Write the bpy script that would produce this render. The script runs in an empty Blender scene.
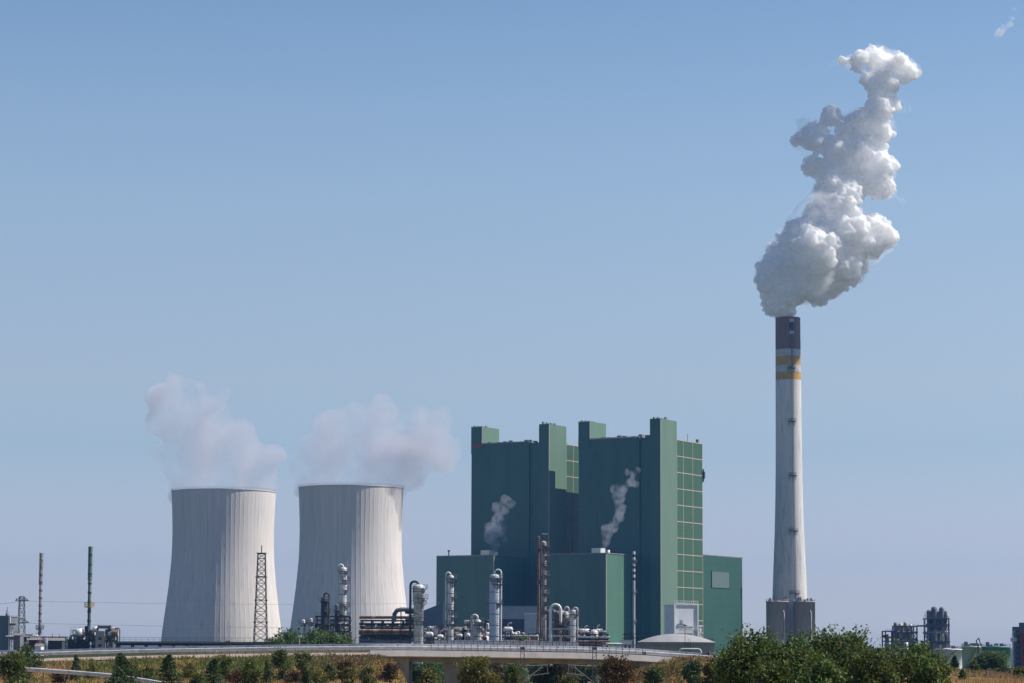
import bpy, math, random
import numpy as np
from mathutils import Vector, Matrix
R = math.radians
rnd = random.Random(7)
sc = bpy.context.scene
COL = sc.collection

# ------------------------------------------------------------------ camera
W, H, F = 1024, 683, 2400.0
HORIZON = 645.0
PITCH_PX = 221.0                      # part of the upward look is lens shift
SHIFT_PX = HORIZON - H/2 - PITCH_PX
PITCH = math.atan(PITCH_PX/F); ROLL = R(0.2)
CAMZ = 8.0
cd = bpy.data.cameras.new("camera"); cam = bpy.data.objects.new("camera", cd); COL.objects.link(cam)
cd.sensor_width = 36.0; cd.lens = 36.0*F/W
cd.clip_start = 0.5; cd.clip_end = 60000
cd.shift_y = SHIFT_PX/W
CAM_ROT = Matrix.Rotation(R(90)+PITCH, 3, 'X') @ Matrix.Rotation(ROLL, 3, 'Z')
cam.location = (0, 0, CAMZ); cam.rotation_euler = CAM_ROT.to_euler()
sc.camera = cam

# ------------------------------------------------------------------ sky, sun, exposure
SUN_EL, SUN_AZ = R(50), R(84)
w = bpy.data.worlds.new("World"); sc.world = w; w.use_nodes = True
nt = w.node_tree; nt.nodes.clear()
sky = nt.nodes.new("ShaderNodeTexSky"); sky.sky_type = 'NISHITA'; sky.sun_disc = False
sky.sun_elevation = SUN_EL; sky.sun_rotation = SUN_AZ
sky.altitude = 150; sky.air_density = 1.15; sky.dust_density = 0.6; sky.ozone_density = 2.2
bg = nt.nodes.new("ShaderNodeBackground"); bg.inputs['Strength'].default_value = 0.084
wo = nt.nodes.new("ShaderNodeOutputWorld")
# clear, slightly milky summer air: tint of the sky by height above the horizon
_tc = nt.nodes.new("ShaderNodeTexCoord"); _sx = nt.nodes.new("ShaderNodeSeparateXYZ"); _rp = nt.nodes.new("ShaderNodeValToRGB")
nt.links.new(_tc.outputs['Generated'], _sx.inputs[0]); nt.links.new(_sx.outputs[2], _rp.inputs[0])
SKY_TINT = [(0.0, (1.182, 1.215, 1.428)), (0.0104, (1.182, 1.215, 1.428)), (0.0229, (1.101, 1.07, 1.239)), (0.052, (0.976, 0.934, 1.127)), (0.081, (0.881, 0.894, 1.04)), (0.1097, (1.034, 0.952, 1.016)), (0.1423, (1.087, 1.006, 1.033)), (0.1823, (1.128, 1.075, 1.08)), (0.2214, (1.072, 1.064, 1.089)), (0.252, (0.974, 1.027, 1.085)), (0.42, (0.468, 0.616, 0.825)), (1.0, (0.331, 0.452, 0.673))]
_e = _rp.color_ramp.elements
for _i in range(len(SKY_TINT)-2): _e.new(0.5)
for _i, (_p0, _c0) in enumerate(SKY_TINT): _e[_i].position = _p0
for _i, (_p0, _c0) in enumerate(SKY_TINT): _e[_i].color = (*_c0, 1)
_vm = nt.nodes.new("ShaderNodeMix"); _vm.data_type = 'RGBA'; _vm.blend_type = 'MULTIPLY'; _vm.inputs[0].default_value = 1.0; _vm.clamp_result = False
nt.links.new(sky.outputs[0], _vm.inputs[6]); nt.links.new(_rp.outputs[0], _vm.inputs[7])
nt.links.new(_vm.outputs[2], bg.inputs[0]); nt.links.new(bg.outputs[0], wo.inputs[0])
sl = bpy.data.lights.new("sun", 'SUN'); sl.energy = 5.0; sl.angle = R(0.5); sl.color = (1.0, 0.93, 0.84)
so = bpy.data.objects.new("sun", sl); COL.objects.link(so)
SDIR = Vector((math.sin(SUN_AZ)*math.cos(SUN_EL), math.cos(SUN_AZ)*math.cos(SUN_EL), math.sin(SUN_EL)))
so.rotation_euler = SDIR.to_track_quat('Z', 'Y').to_euler()
sc.view_settings.view_transform = 'Standard'; sc.view_settings.look = 'None'
sc.view_settings.gamma = 1.0; sc.view_settings.exposure = 0.35; sc.view_settings.use_curve_mapping = False
sc.render.engine = 'CYCLES'
cy = sc.cycles
cy.use_denoising = True; cy.max_bounces = 64; cy.diffuse_bounces = 3; cy.glossy_bounces = 2
cy.volume_bounces = 60; cy.transparent_max_bounces = 40; cy.volume_step_rate = 0.35; cy.volume_max_steps = 200
cy.use_adaptive_sampling = True; cy.adaptive_threshold = 0.015

# ------------------------------------------------------------------ projection helpers
def at(px, py, Y):
    """world point on the plane y = Y seen at a position in the photograph"""
    d = CAM_ROT @ Vector(((px-W/2)/F, (H/2-py+SHIFT_PX)/F, -1))
    t = Y/d.y
    return Vector((d.x*t, Y, CAMZ+d.z*t))
def reach(p, d, px, py=540):
    """how far to go from p along the horizontal direction d to stand under image column px"""
    t = at(px, py, 1.0).x
    return (t*p.y-p.x)/(d.x-t*d.y)
def X(px, Y, py=640): return at(px, py, Y).x
def Z(py, Y, px=512): return at(px, py, Y).z

# ------------------------------------------------------------------ mesh builder
class MB:
    def __init__(s): s.v = []; s.f = []; s.sm = []
    def add(s, vs, fs, smooth=False):
        b = len(s.v); s.v += [tuple(v) for v in vs]
        s.f += [tuple(i+b for i in f) for f in fs]; s.sm += [smooth]*len(fs); return s
    def box(s, x0, x1, y0, y1, z0, z1):
        vs = [(x0,y0,z0),(x1,y0,z0),(x1,y1,z0),(x0,y1,z0),(x0,y0,z1),(x1,y0,z1),(x1,y1,z1),(x0,y1,z1)]
        return s.add(vs, [(3,2,1,0),(4,5,6,7),(0,1,5,4),(1,2,6,5),(2,3,7,6),(3,0,4,7)])
    def bar(s, p0, p1, a=0.1, b=None):
        """square bar between two points"""
        b = b or a
        p0 = Vector(p0); p1 = Vector(p1); d = (p1-p0).normalized()
        up = Vector((0,0,1)) if abs(d.z) < 0.9 else Vector((0,1,0))
        r = d.cross(up).normalized()*a/2; q = r.cross(d).normalized()*b/2
        vs = [p0-r-q, p0+r-q, p0+r+q, p0-r+q, p1-r-q, p1+r-q, p1+r+q, p1-r+q]
        return s.add(vs, [(0,1,2,3),(7,6,5,4),(0,4,5,1),(1,5,6,2),(2,6,7,3),(3,7,4,0)])
    def tube(s, pts, r, n=10, cap=True):
        pts = [Vector(p) for p in pts]; rs = r if isinstance(r, (list, tuple)) else [r]*len(pts)
        vs = []; fs = []; ref = None
        for i, p in enumerate(pts):
            d = (pts[min(i+1, len(pts)-1)]-pts[max(i-1, 0)]).normalized()
            if ref is None: ref = Vector((1,0,0)) if abs(d.x) < 0.8 else Vector((0,1,0))
            a = d.cross(ref).normalized(); ref = a.cross(d).normalized()
            for k in range(n):
                t = 2*math.pi*k/n; vs.append(p+(ref*math.cos(t)+a*math.sin(t))*rs[i])
        for i in range(len(pts)-1):
            for k in range(n):
                k2 = (k+1) % n
                fs.append((i*n+k, (i+1)*n+k, (i+1)*n+k2, i*n+k2))
        s.add(vs, fs, True)
        if cap:
            s.add(vs[:n], [tuple(range(n))]); s.add(vs[-n:], [tuple(reversed(range(n)))])
        return s
    def lathe(s, prof, n=32, c=(0,0,0), a0=0, a1=2*math.pi, smooth=True, ribs=0, rib=0.0):
        full = abs(a1-a0-2*math.pi) < 1e-6; m = n if full else n+1
        vs = []; fs = []
        for (r, z) in prof:
            for k in range(m):
                t = a0+(a1-a0)*k/n
                rr = r+(rib if ribs and k % ribs == 0 else 0)
                vs.append((c[0]+rr*math.cos(t), c[1]+rr*math.sin(t), c[2]+z))
        for i in range(len(prof)-1):
            for k in range(n):
                k2 = (k+1) % m
                fs.append((i*m+k, i*m+k2, (i+1)*m+k2, (i+1)*m+k))
        return s.add(vs, fs, smooth)
    def disc(s, r, z, n=24, c=(0,0)):
        vs = [(c[0]+r*math.cos(2*math.pi*k/n), c[1]+r*math.sin(2*math.pi*k/n), z) for k in range(n)]
        return s.add(vs, [tuple(range(n))])
    def ring(s, r0, r1, z0, z1, n=24, c=(0,0), a0=0, a1=2*math.pi):
        return s.lathe([(r0,z0),(r1,z0),(r1,z1),(r0,z1),(r0,z0)], n, (c[0],c[1],0), a0, a1, False)
    def railing(s, r, z, h=1.1, n=16, t=0.07, c=(0,0), a0=0, a1=2*math.pi):
        pts = []
        for k in range(n+1):
            a = a0+(a1-a0)*k/n; pts.append(Vector((c[0]+r*math.cos(a), c[1]+r*math.sin(a), z)))
        for k in range(n):
            s.bar(pts[k]+Vector((0,0,h)), pts[k+1]+Vector((0,0,h)), t)
            s.bar(pts[k]+Vector((0,0,h*.5)), pts[k+1]+Vector((0,0,h*.5)), t)
            s.bar(pts[k], pts[k]+Vector((0,0,h)), t)
        return s
    def build(s, name, mat, parent=None, loc=None):
        me = bpy.data.meshes.new(name); me.from_pydata(s.v, [], s.f); me.update()
        me.polygons.foreach_set("use_smooth", s.sm)
        me.materials.append(mat)
        o = bpy.data.objects.new(name, me); COL.objects.link(o)
        if parent: o.parent = parent
        if loc is not None: o.location = loc
        return o

def build_each(mb, name, mat, parent):
    """the separate pieces collected in mb, each a part of its own"""
    par = list(range(len(mb.v)))
    def root(i):
        while par[i] != i: par[i] = par[par[i]]; i = par[i]
        return i
    for f in mb.f:
        for q in f[1:]: par[root(q)] = root(f[0])
    groups = {}
    for f, s in zip(mb.f, mb.sm): groups.setdefault(root(f[0]), []).append((f, s))
    for fs in groups.values():
        idx = sorted({i for f, s in fs for i in f}); mp = {i: k for k, i in enumerate(idx)}; m2 = MB()
        m2.v = [mb.v[i] for i in idx]; m2.f = [tuple(mp[i] for i in f) for f, s in fs]; m2.sm = [s for f, s in fs]
        m2.build(name, mat, parent)

def np_mesh(name, verts, faces, mat, parent=None, smooth=False):
    me = bpy.data.meshes.new(name)
    n = len(verts); m = len(faces); k = faces.shape[1]
    me.vertices.add(n); me.vertices.foreach_set("co", np.asarray(verts, dtype=np.float32).ravel())
    me.loops.add(m*k); me.loops.foreach_set("vertex_index", np.asarray(faces, dtype=np.int32).ravel())
    me.polygons.add(m); me.polygons.foreach_set("loop_start", np.arange(0, m*k, k, dtype=np.int32))
    me.polygons.foreach_set("use_smooth", np.full(m, smooth))
    me.update(calc_edges=True); me.materials.append(mat)
    o = bpy.data.objects.new(name, me); COL.objects.link(o)
    if parent: o.parent = parent
    return o

def tag(o, label=None, cat=None, group=None, kind=None):
    if label: o["label"] = label
    if cat: o["category"] = cat
    if group: o["group"] = group
    if kind: o["kind"] = kind
    return o
def thing(name, label, cat, loc=(0,0,0), rz=0, group=None):
    o = bpy.data.objects.new(name, None); COL.objects.link(o); o.empty_display_size = 1
    o.location = loc; o.rotation_euler = (0, 0, rz)
    return tag(o, label, cat, group)
def kids(o): return [c for c in bpy.data.objects if c.parent == o]
def dup(o, parent=None):
    c = o.copy(); COL.objects.link(c); c.parent = parent
    for ch in kids(o): dup(ch, c)
    return c

# ------------------------------------------------------------------ materials
def mat(name, c1, c2=None, scale=0.5, stretch=(1,1,1), rough=0.7, metal=0.0, bump=0.0, detail=5, lo=0.35, hi=0.65, spec=0.3):
    m = bpy.data.materials.new(name); m.use_nodes = True; t = m.node_tree
    b = t.nodes["Principled BSDF"]; b.inputs['Roughness'].default_value = rough; b.inputs['Metallic'].default_value = metal
    b.inputs['Specular IOR Level'].default_value = spec
    c2 = c2 or tuple(c*0.8 for c in c1)
    tc = t.nodes.new("ShaderNodeTexCoord"); mp = t.nodes.new("ShaderNodeMapping"); mp.inputs['Scale'].default_value = stretch
    nz = t.nodes.new("ShaderNodeTexNoise"); nz.inputs['Scale'].default_value = scale; nz.inputs['Detail'].default_value = detail
    rp = t.nodes.new("ShaderNodeValToRGB"); rp.color_ramp.elements[0].position = lo; rp.color_ramp.elements[1].position = hi
    rp.color_ramp.elements[0].color = (*c2, 1); rp.color_ramp.elements[1].color = (*c1, 1)
    L = t.links.new
    L(tc.outputs['Object'], mp.inputs[0]); L(mp.outputs[0], nz.inputs['Vector']); L(nz.outputs[0], rp.inputs[0]); L(rp.outputs[0], b.inputs['Base Color'])
    if bump:
        bp = t.nodes.new("ShaderNodeBump"); bp.inputs['Strength'].default_value = bump; bp.inputs['Distance'].default_value = 0.1
        L(nz.outputs[0], bp.inputs['Height']); L(bp.outputs[0], b.inputs['Normal'])
    return m
def mix_over(m, color, scale, stretch, lo, hi, detail=4, amount=1.0):
    """another layer of stains over a material's base colour"""
    t = m.node_tree; b = t.nodes["Principled BSDF"]; src = b.inputs['Base Color'].links[0].from_socket
    tc = t.nodes.new("ShaderNodeTexCoord"); mp = t.nodes.new("ShaderNodeMapping"); mp.inputs['Scale'].default_value = stretch
    mp.inputs['Location'].default_value = (3.1, 7.7, 1.3)
    nz = t.nodes.new("ShaderNodeTexNoise"); nz.inputs['Scale'].default_value = scale; nz.inputs['Detail'].default_value = detail
    mr = t.nodes.new("ShaderNodeMapRange"); mr.inputs[1].default_value = lo; mr.inputs[2].default_value = hi; mr.inputs[4].default_value = amount
    mx = t.nodes.new("ShaderNodeMix"); mx.data_type = 'RGBA'; mx.inputs[7].default_value = (*color, 1)
    L = t.links.new
    L(tc.outputs['Object'], mp.inputs[0]); L(mp.outputs[0], nz.inputs['Vector']); L(nz.outputs[0], mr.inputs[0])
    L(mr.outputs[0], mx.inputs[0]); L(src, mx.inputs[6]); L(mx.outputs[2], b.inputs['Base Color'])
    return m
def panel_lines(m, pitch_z, width, color, amount=0.6, pitch_x=None):
    """cladding courses: thin seams every pitch_z metres up the wall"""
    t = m.node_tree; b = t.nodes["Principled BSDF"]; src = b.inputs['Base Color'].links[0].from_socket
    tc = t.nodes.new("ShaderNodeTexCoord"); sp = t.nodes.new("ShaderNodeSeparateXYZ"); L = t.links.new
    L(tc.outputs['Object'], sp.inputs[0])
    def seam(sock, pitch):
        md = t.nodes.new("ShaderNodeMath"); md.operation = 'PINGPONG'; md.inputs[1].default_value = pitch/2; L(sock, md.inputs[0])
        lt = t.nodes.new("ShaderNodeMath"); lt.operation = 'LESS_THAN'; lt.inputs[1].default_value = width/2; L(md.outputs[0], lt.inputs[0])
        return lt.outputs[0]
    a = seam(sp.outputs[2], pitch_z)
    if pitch_x:
        b1 = seam(sp.outputs[0], pitch_x); b2 = seam(sp.outputs[1], pitch_x)
        for q in (b1,):
            mxm = t.nodes.new("ShaderNodeMath"); mxm.operation = 'MAXIMUM'; L(a, mxm.inputs[0]); L(q, mxm.inputs[1]); a = mxm.outputs[0]
    sc_ = t.nodes.new("ShaderNodeMath"); sc_.operation = 'MULTIPLY'; sc_.inputs[1].default_value = amount; L(a, sc_.inputs[0])
    mx = t.nodes.new("ShaderNodeMix"); mx.data_type = 'RGBA'; mx.inputs[7].default_value = (*color, 1)
    L(sc_.outputs[0], mx.inputs[0]); L(src, mx.inputs[6]); L(mx.outputs[2], b.inputs['Base Color'])
    return m
def leaf_mat(name, cols, trans=0.35, rough=0.6):
    m = bpy.data.materials.new(name); m.use_nodes = True; t = m.node_tree; t.nodes.clear(); L = t.links.new
    g = t.nodes.new("ShaderNodeNewGeometry"); rp = t.nodes.new("ShaderNodeValToRGB")
    while len(rp.color_ramp.elements) < len(cols): rp.color_ramp.elements.new(0.5)
    for i, c in enumerate(cols):
        rp.color_ramp.elements[i].position = i/(len(cols)-1); 
    for i, c in enumerate(cols): rp.color_ramp.elements[i].color = (*c, 1)
    L(g.outputs['Random Per Island'], rp.inputs[0])
    d = t.nodes.new("ShaderNodeBsdfPrincipled"); d.inputs['Roughness'].default_value = rough; d.inputs['Specular IOR Level'].default_value = 0.25
    tr = t.nodes.new("ShaderNodeBsdfTranslucent"); mx = t.nodes.new("ShaderNodeMixShader"); mx.inputs[0].default_value = trans
    L(rp.outputs[0], d.inputs['Base Color']); L(rp.outputs[0], tr.inputs[0]); L(d.outputs[0], mx.inputs[1]); L(tr.outputs[0], mx.inputs[2])
    o = t.nodes.new("ShaderNodeOutputMaterial"); L(mx.outputs[0], o.inputs[0])
    return m
def steam_mat(name, density, noise_scale=0.0, lo=0.4, hi=0.6, color=(1,1,1), aniso=0.2, veil=0.004, absorb=None):
    m = bpy.data.materials.new(name); m.use_nodes = True; t = m.node_tree; t.nodes.clear(); L = t.links.new
    o = t.nodes.new("ShaderNodeOutputMaterial")
    tp = t.nodes.new("ShaderNodeBsdfTransparent"); df = t.nodes.new("ShaderNodeBsdfDiffuse"); df.inputs[0].default_value = (.97,.96,.95,1)
    mx = t.nodes.new("ShaderNodeMixShader"); mx.inputs[0].default_value = veil
    L(tp.outputs[0], mx.inputs[1]); L(df.outputs[0], mx.inputs[2]); L(mx.outputs[0], o.inputs['Surface'])
    v = t.nodes.new("ShaderNodeVolumePrincipled"); v.inputs['Color'].default_value = (*color, 1); v.inputs['Anisotropy'].default_value = aniso
    v.inputs['Density'].default_value = density
    if noise_scale:
        tc = t.nodes.new("ShaderNodeTexCoord"); nz = t.nodes.new("ShaderNodeTexNoise"); nz.inputs['Scale'].default_value = noise_scale
        nz.inputs['Detail'].default_value = 4; nz.inputs['Roughness'].default_value = 0.6; nz.inputs['Distortion'].default_value = 0.6
        mr = t.nodes.new("ShaderNodeMapRange"); mr.inputs[1].default_value = lo; mr.inputs[2].default_value = hi; mr.inputs[4].default_value = density
        L(tc.outputs['Object'], nz.inputs['Vector']); L(nz.outputs[0], mr.inputs[0]); L(mr.outputs[0], v.inputs['Density'])
    L(v.outputs[0], o.inputs['Volume'])
    return m

concrete = mix_over(mat("cooling_concrete", (.68,.635,.60), (.61,.575,.55), .35, (1,1,.08), .9, bump=.1), (.33,.33,.34), .9, (1,1,.03), .55, .75, amount=.5)
panel_lines(concrete, 9.0, .3, (.42,.42,.41), .14)
chim_conc = mix_over(mat("chimney_concrete", (.68,.65,.61), (.60,.58,.56), .5, (1,1,.1), .9), (.30,.30,.32), .6, (1,1,.12), .52, .7, amount=.5)
panel_lines(chim_conc, 5.0, .3, (.40,.40,.40), .16)
chim_dark = mix_over(mat("chimney_dark_band", (.25,.165,.135), (.19,.13,.11), .5, (1,1,.15), .8), (.15,.13,.12), .5, (1,1,.15), .5, .7)
chim_yellow = mix_over(mat("chimney_ochre_band", (.58,.33,.06), (.45,.27,.08), .6, (1,1,.3), .8), (.25,.2,.17), .9, (1,1,.3), .5, .75)
chim_white = mix_over(mat("chimney_white_band", (.52,.52,.52), (.42,.43,.45), .6, (1,1,.3), .8), (.3,.3,.32), .9, (1,1,.3), .5, .75)
green_dark = panel_lines(mat("green_cladding", (.050,.125,.103), (.043,.108,.09), .12, (1,1,.3), .55), 10.3, .35, (.045,.10,.09), .35)
green_sage = panel_lines(mat("sage_cladding", (.135,.215,.15), (.12,.20,.14), .12, (1,1,.3), .55), 5.1, .25, (.15,.25,.2), .4)
green_grid = panel_lines(mat("leaf_green_cladding", (.050,.115,.058), (.044,.105,.052), .15, (1,1,.4), .5), 2.55, .2, (.06,.16,.09), .4)
green_teal = panel_lines(mat("teal_cladding", (.036,.098,.068), (.032,.089,.062), .12, (1,1,.3), .55), 5.1, .25, (.05,.14,.11), .4)
trim_pink = mat("pale_trim", (.50,.40,.33), (.42,.33,.28), .5)
green_end = panel_lines(mat('end_wall_cladding', (.085,.19,.125), (.075,.17,.115), .12, (1,1,.3), .55), 5.1, .25, (.07,.15,.1), .4)
grey_louvre = panel_lines(mat("grey_louvre", (.11,.16,.14), (.10,.145,.13), .5), 1.0, .3, (.14,.19,.18), .5)
roof_grey = mat("roof_grey", (.25,.24,.24), (.18,.17,.17), .4)
steel = mix_over(mat("galvanised_steel", (.62,.61,.60), (.48,.47,.47), .8, (1,1,.3), .5, metal=.15), (.28,.22,.18), .7, (1,1,.3), .58, .72, amount=.6)
alu = mix_over(mat("aluminium_cladding", (.80,.79,.77), (.62,.61,.60), 1.2, (1,1,.5), .45, metal=.15), (.25,.20,.16), 1.1, (1,1,.35), .56, .7, amount=.75)
alu_blue = mat("blue_grey_vessel", (.52,.57,.68), (.45,.50,.61), .8, (1,1,.4), .5)
white_paint = mix_over(mat("white_paint", (.78,.77,.75), (.66,.65,.64), .9, (1,1,.4), .5), (.35,.3,.26), .8, (1,1,.3), .6, .8, amount=.6)
rust = mix_over(mat("rusty_steel", (.26,.15,.09), (.16,.10,.07), 1.2, (1,1,.3), .8), (.42,.36,.30), .7, (1,1,.4), .52, .68)
dark_steel = mat("dark_steel", (.055,.06,.07), (.035,.04,.05), 1.0, rough=.6)
mid_steel = mat("grey_steel", (.20,.20,.21), (.12,.12,.14), 1.0, rough=.6)
brown_conc = mix_over(mat("silo_rubber_grey", (.48,.385,.335), (.38,.31,.27), .6, (1,1,.15), .8), (.42,.38,.33), .45, (1,1,.12), .6, .72, amount=.6)
tank_grey = panel_lines(mat("tank_grey", (.42,.41,.41), (.36,.355,.36), .5, (1,1,.4), .6), 2.0, .12, (.2,.2,.2), .5, 3.0)
dome_white = mat("dome_pale", (.33,.33,.34), (.28,.28,.29), .3)
red_paint = mat("red_paint", (.40,.05,.04), (.28,.05,.04), .8)
yellow_paint = mat("yellow_paint", (.55,.36,.06), (.42,.27,.06), .8)
green_paint = mat("green_painted_steel", (.035,.085,.055), (.025,.065,.045), .6, (1,1,.2), .5)
# ================================================================== structure: cooling towers
def cooling_tower(pxc, Y, label, size, rim_py):
    t = thing("cooling_tower", label, "cooling tower", (X(pxc, Y, 565), Y, 0), 0, "cooling towers of the power station")
    t.scale = (size, size, (at(pxc, rim_py, Y-31).z)/104.0)
    prof = [(36.2,6),(35.6,10.5),(35.0,17),(34.3,23),(33.4,30),(32.6,37),(31.75,44),(31.05,52),(30.4,60),(30.1,68),(30.0,78),(30.2,86),(30.5,94),(30.75,100),(30.85,103.2)]
    out = MB().lathe(prof, 720, ribs=10, rib=.12)
    rim = 103.2
    out.lathe([(30.85,rim),(30.2,rim)], 360)
    out.lathe([(r-.65,z) for r, z in reversed(prof)], 180)
    out.build("shell", concrete, t)
    MB().ring(30.1, 31.2, 103.2, 103.7, 120).build("rim_walkway", concrete, t)
    MB().railing(31.1, 103.7, 1.1, 72, .08).build("rim_railing", mid_steel, t)
    lg = MB()
    for k in range(40):
        a = 2*math.pi*k/40; b = a+math.pi/40; c = a-math.pi/40
        for q in (b, c): lg.bar((38*math.cos(q), 38*math.sin(q), 0), (35.9*math.cos(a), 35.9*math.sin(a), 6.2), .8)
    lg.build("leg_ring", concrete, t)
    MB().ring(38.5, 39.3, 0, 1.6, 90).build("basin", concrete, t)
    return t
cooling_tower(222.8, 1500, "left one of two pale concrete cooling towers, standing behind the lattice mast", 1.045, 488.0)
cooling_tower(350.4, 1400, "right one of two pale concrete cooling towers, standing next to the green building", .985, 484.0)

# ================================================================== chimney
CHY = 1560
def chimney():
    z = lambda py: Z(py, CHY, 788)
    cx = X(788.9, CHY, 470)
    t = thing("chimney", "tall tapered concrete chimney with ochre and white bands and dark top, puffing white steam", "chimney", (cx, CHY, 0))
    m = CHY/F*1.01
    rad = [(0,11.6),(z(598),17.1*m),(z(570),16.0*m),(z(530),14.4*m),(z(500),13.6*m),(z(470),13.1*m),(z(430),12.8*m),(z(380.5),12.6*m)]
    def r_at(zz):
        pts = rad+[(z(318), 12.3*m)]
        for (a, ra), (b, rb) in zip(pts, pts[1:]):
            if a <= zz <= b: return ra+(rb-ra)*(zz-a)/(b-a)
        return pts[-1][1]
    MB().lathe([(r, zz) for zz, r in rad], 64).build("shaft", chim_conc, t)
    for n, y0, y1, mt, e in (("ochre_band", 380.5, 372.5, chim_yellow, 0), ("white_band", 372.5, 366, chim_white, 0), ("ochre_band", 366, 357, chim_yellow, 0), ("white_band", 357, 350, chim_white, 0), ("dark_top", 350, 318, chim_dark, 0)):
        b = MB().lathe([(r_at(z(y0)), z(y0)), (r_at(z(y1)), z(y1))], 64)
        if n == "dark_top":
            b.lathe([(r_at(z(y1)), z(y1)), (r_at(z(y1))-.8, z(y1)), (r_at(z(y1))-.8, z(y1)-20)], 64)
        b.build(n, mt, t)
    a = R(-78)
    ca, sa = math.cos(a), math.sin(a)
    ld = MB()
    zs = 8
    while zs < z(322):
        r0 = r_at(zs)+.5; z2 = min(zs+6, z(320)); r1 = r_at(z2)+.5
        for o in (-.45, .45): ld.bar((r0*ca-o*sa, r0*sa+o*ca, zs), (r1*ca-o*sa, r1*sa+o*ca, z2), .22)
        for k in range(8):
            q = zs+k*.75; rr = r_at(q)+.5
            ld.bar((rr*ca+.45*sa, rr*sa-.45*ca, q), (rr*ca-.45*sa, rr*sa+.45*ca, q), .1)
        zs += 6
    ld.build("ladder", mid_steel, t)
    for py, wd in ((327, 3), (369, 4), (422, 4), (476, 4), (531, 5), (593, 6)):
        zz = z(py); rr = r_at(zz); b = MB(); c = R(-90)
        da = wd/rr/2*1.1; aa = R(-82)
        b.ring(rr-.1, rr+1.9, zz-.5, zz-.1, 6, (0,0), aa-da, aa+da)
        b.railing(rr+1.85, zz-.1, 1.5, 5, .16, (0,0), aa-da, aa+da)
        for q in (aa-da*.8, aa+da*.8): b.bar((rr*math.cos(q), rr*math.sin(q), zz-3), ((rr+1.7)*math.cos(q), (rr+1.7)*math.sin(q), zz-.5), .25)
        b.build("platform", dark_steel, t)
    for zz in (z(322), z(334)):
        b = MB()
        for k in range(3):
            q = R(-86)+k*.12; b.box((r_at(zz)+.2)*math.cos(q)-.35, (r_at(zz)+.2)*math.cos(q)+.35, (r_at(zz)+.4)*math.sin(q)-.4, (r_at(zz)+.4)*math.sin(q)+.4, zz-1, zz+1)
        b.build("warning_light", steel, t)
    return t
chimney()
def absorber(px, py_top, Y, wpx, label):
    r = wpx/2*Y/F*1.005; zt = Z(py_top, Y)
    t = thing("absorber_silo", label, "silo", (X(px, Y, 620), Y, 0), 0, "round silos at the chimney foot")
    MB().lathe([(r,0),(r,zt-.6),(r+.25,zt-.6),(r+.25,zt),(0.01,zt+.5)], 48).build("wall", brown_conc, t)
    MB().railing(r+.2, zt, 1.2, 26, .12).build("railing", steel, t)
    b = MB()
    for k in range(7):
        a = k*.9+px; q = r*.75; h = 1.0+(k*37 % 5)*.4
        b.box(q*math.cos(a)-.6, q*math.cos(a)+.6, q*math.sin(a)-.5, q*math.sin(a)+.5, zt+.1, zt+.3+h)
    build_each(b, "roof_unit", mid_steel, t)
    b = MB(); a = R(-40)
    for o in (-.4, .4): b.bar(((r+.4)*math.cos(a)+o, (r+.4)*math.sin(a), 0), ((r+.4)*math.cos(a)+o, (r+.4)*math.sin(a), zt), .15)
    for k in range(30): b.bar(((r+.4)*math.cos(a)-.4, (r+.4)*math.sin(a), k*zt/30), ((r+.4)*math.cos(a)+.4, (r+.4)*math.sin(a), k*zt/30), .1)
    b.build("ladder", mid_steel, t)
    b = MB(); a = R(-62)
    b.tube([((r+.5)*math.cos(a), (r+.5)*math.sin(a), 2), ((r+.5)*math.cos(a), (r+.5)*math.sin(a), zt*.8), ((r-.8)*math.cos(a), (r-.8)*math.sin(a), zt*.86)], .35, 8)
    b.build("downpipe", steel, t)
absorber(777.3, 600.5, 1538, 22.0, "brown grey silo at the chimney foot, nearer to the green building")
absorber(804.4, 600.5, 1538, 21.4, "brown grey silo at the chimney foot, farther from the green building")

# ================================================================== boiler houses
TH = R(30)
BY = 1440.0
D1 = Vector((math.cos(TH), -math.sin(TH), 0)); D2 = Vector((math.sin(TH), math.cos(TH), 0))
C2 = Vector((X(660.7, BY, 540), BY, 0))                       # near corner of the nearer stair tower
S_L = -reach(C2, D1, 650.1); S_R = reach(C2, D2, 677.0)       # its two sides
OUT = 1.6                                                    # how far it stands proud of the hall
ORG = C2 - D1*1.0 + D2*OUT                                    # near corner of the hall
REC = -reach(ORG, D1, 639.6); LEN = -reach(ORG, D1, 578.7); DEP = reach(ORG, D2, 702.6)
LFT = LEN - (-reach(ORG, D1, 590.0)); LFD = reach(ORG-D1*(LEN-LFT), D2, 606.0)
AX1 = -reach(ORG, D1, 635, 600); _a = ORG-D1*AX1; AXD = -reach(_a, D2, 606.0, 600); _a = _a-D2*AXD; AXL = -reach(_a, D1, 545.5, 600)
ORG1 = ORG - D1*(-reach(ORG+D1*1.0-D2*OUT, D1, 548.8))
PITCH_U = (ORG-ORG1).length
def zpx(py, px, p): return at(px, py, p.y).z
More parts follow.
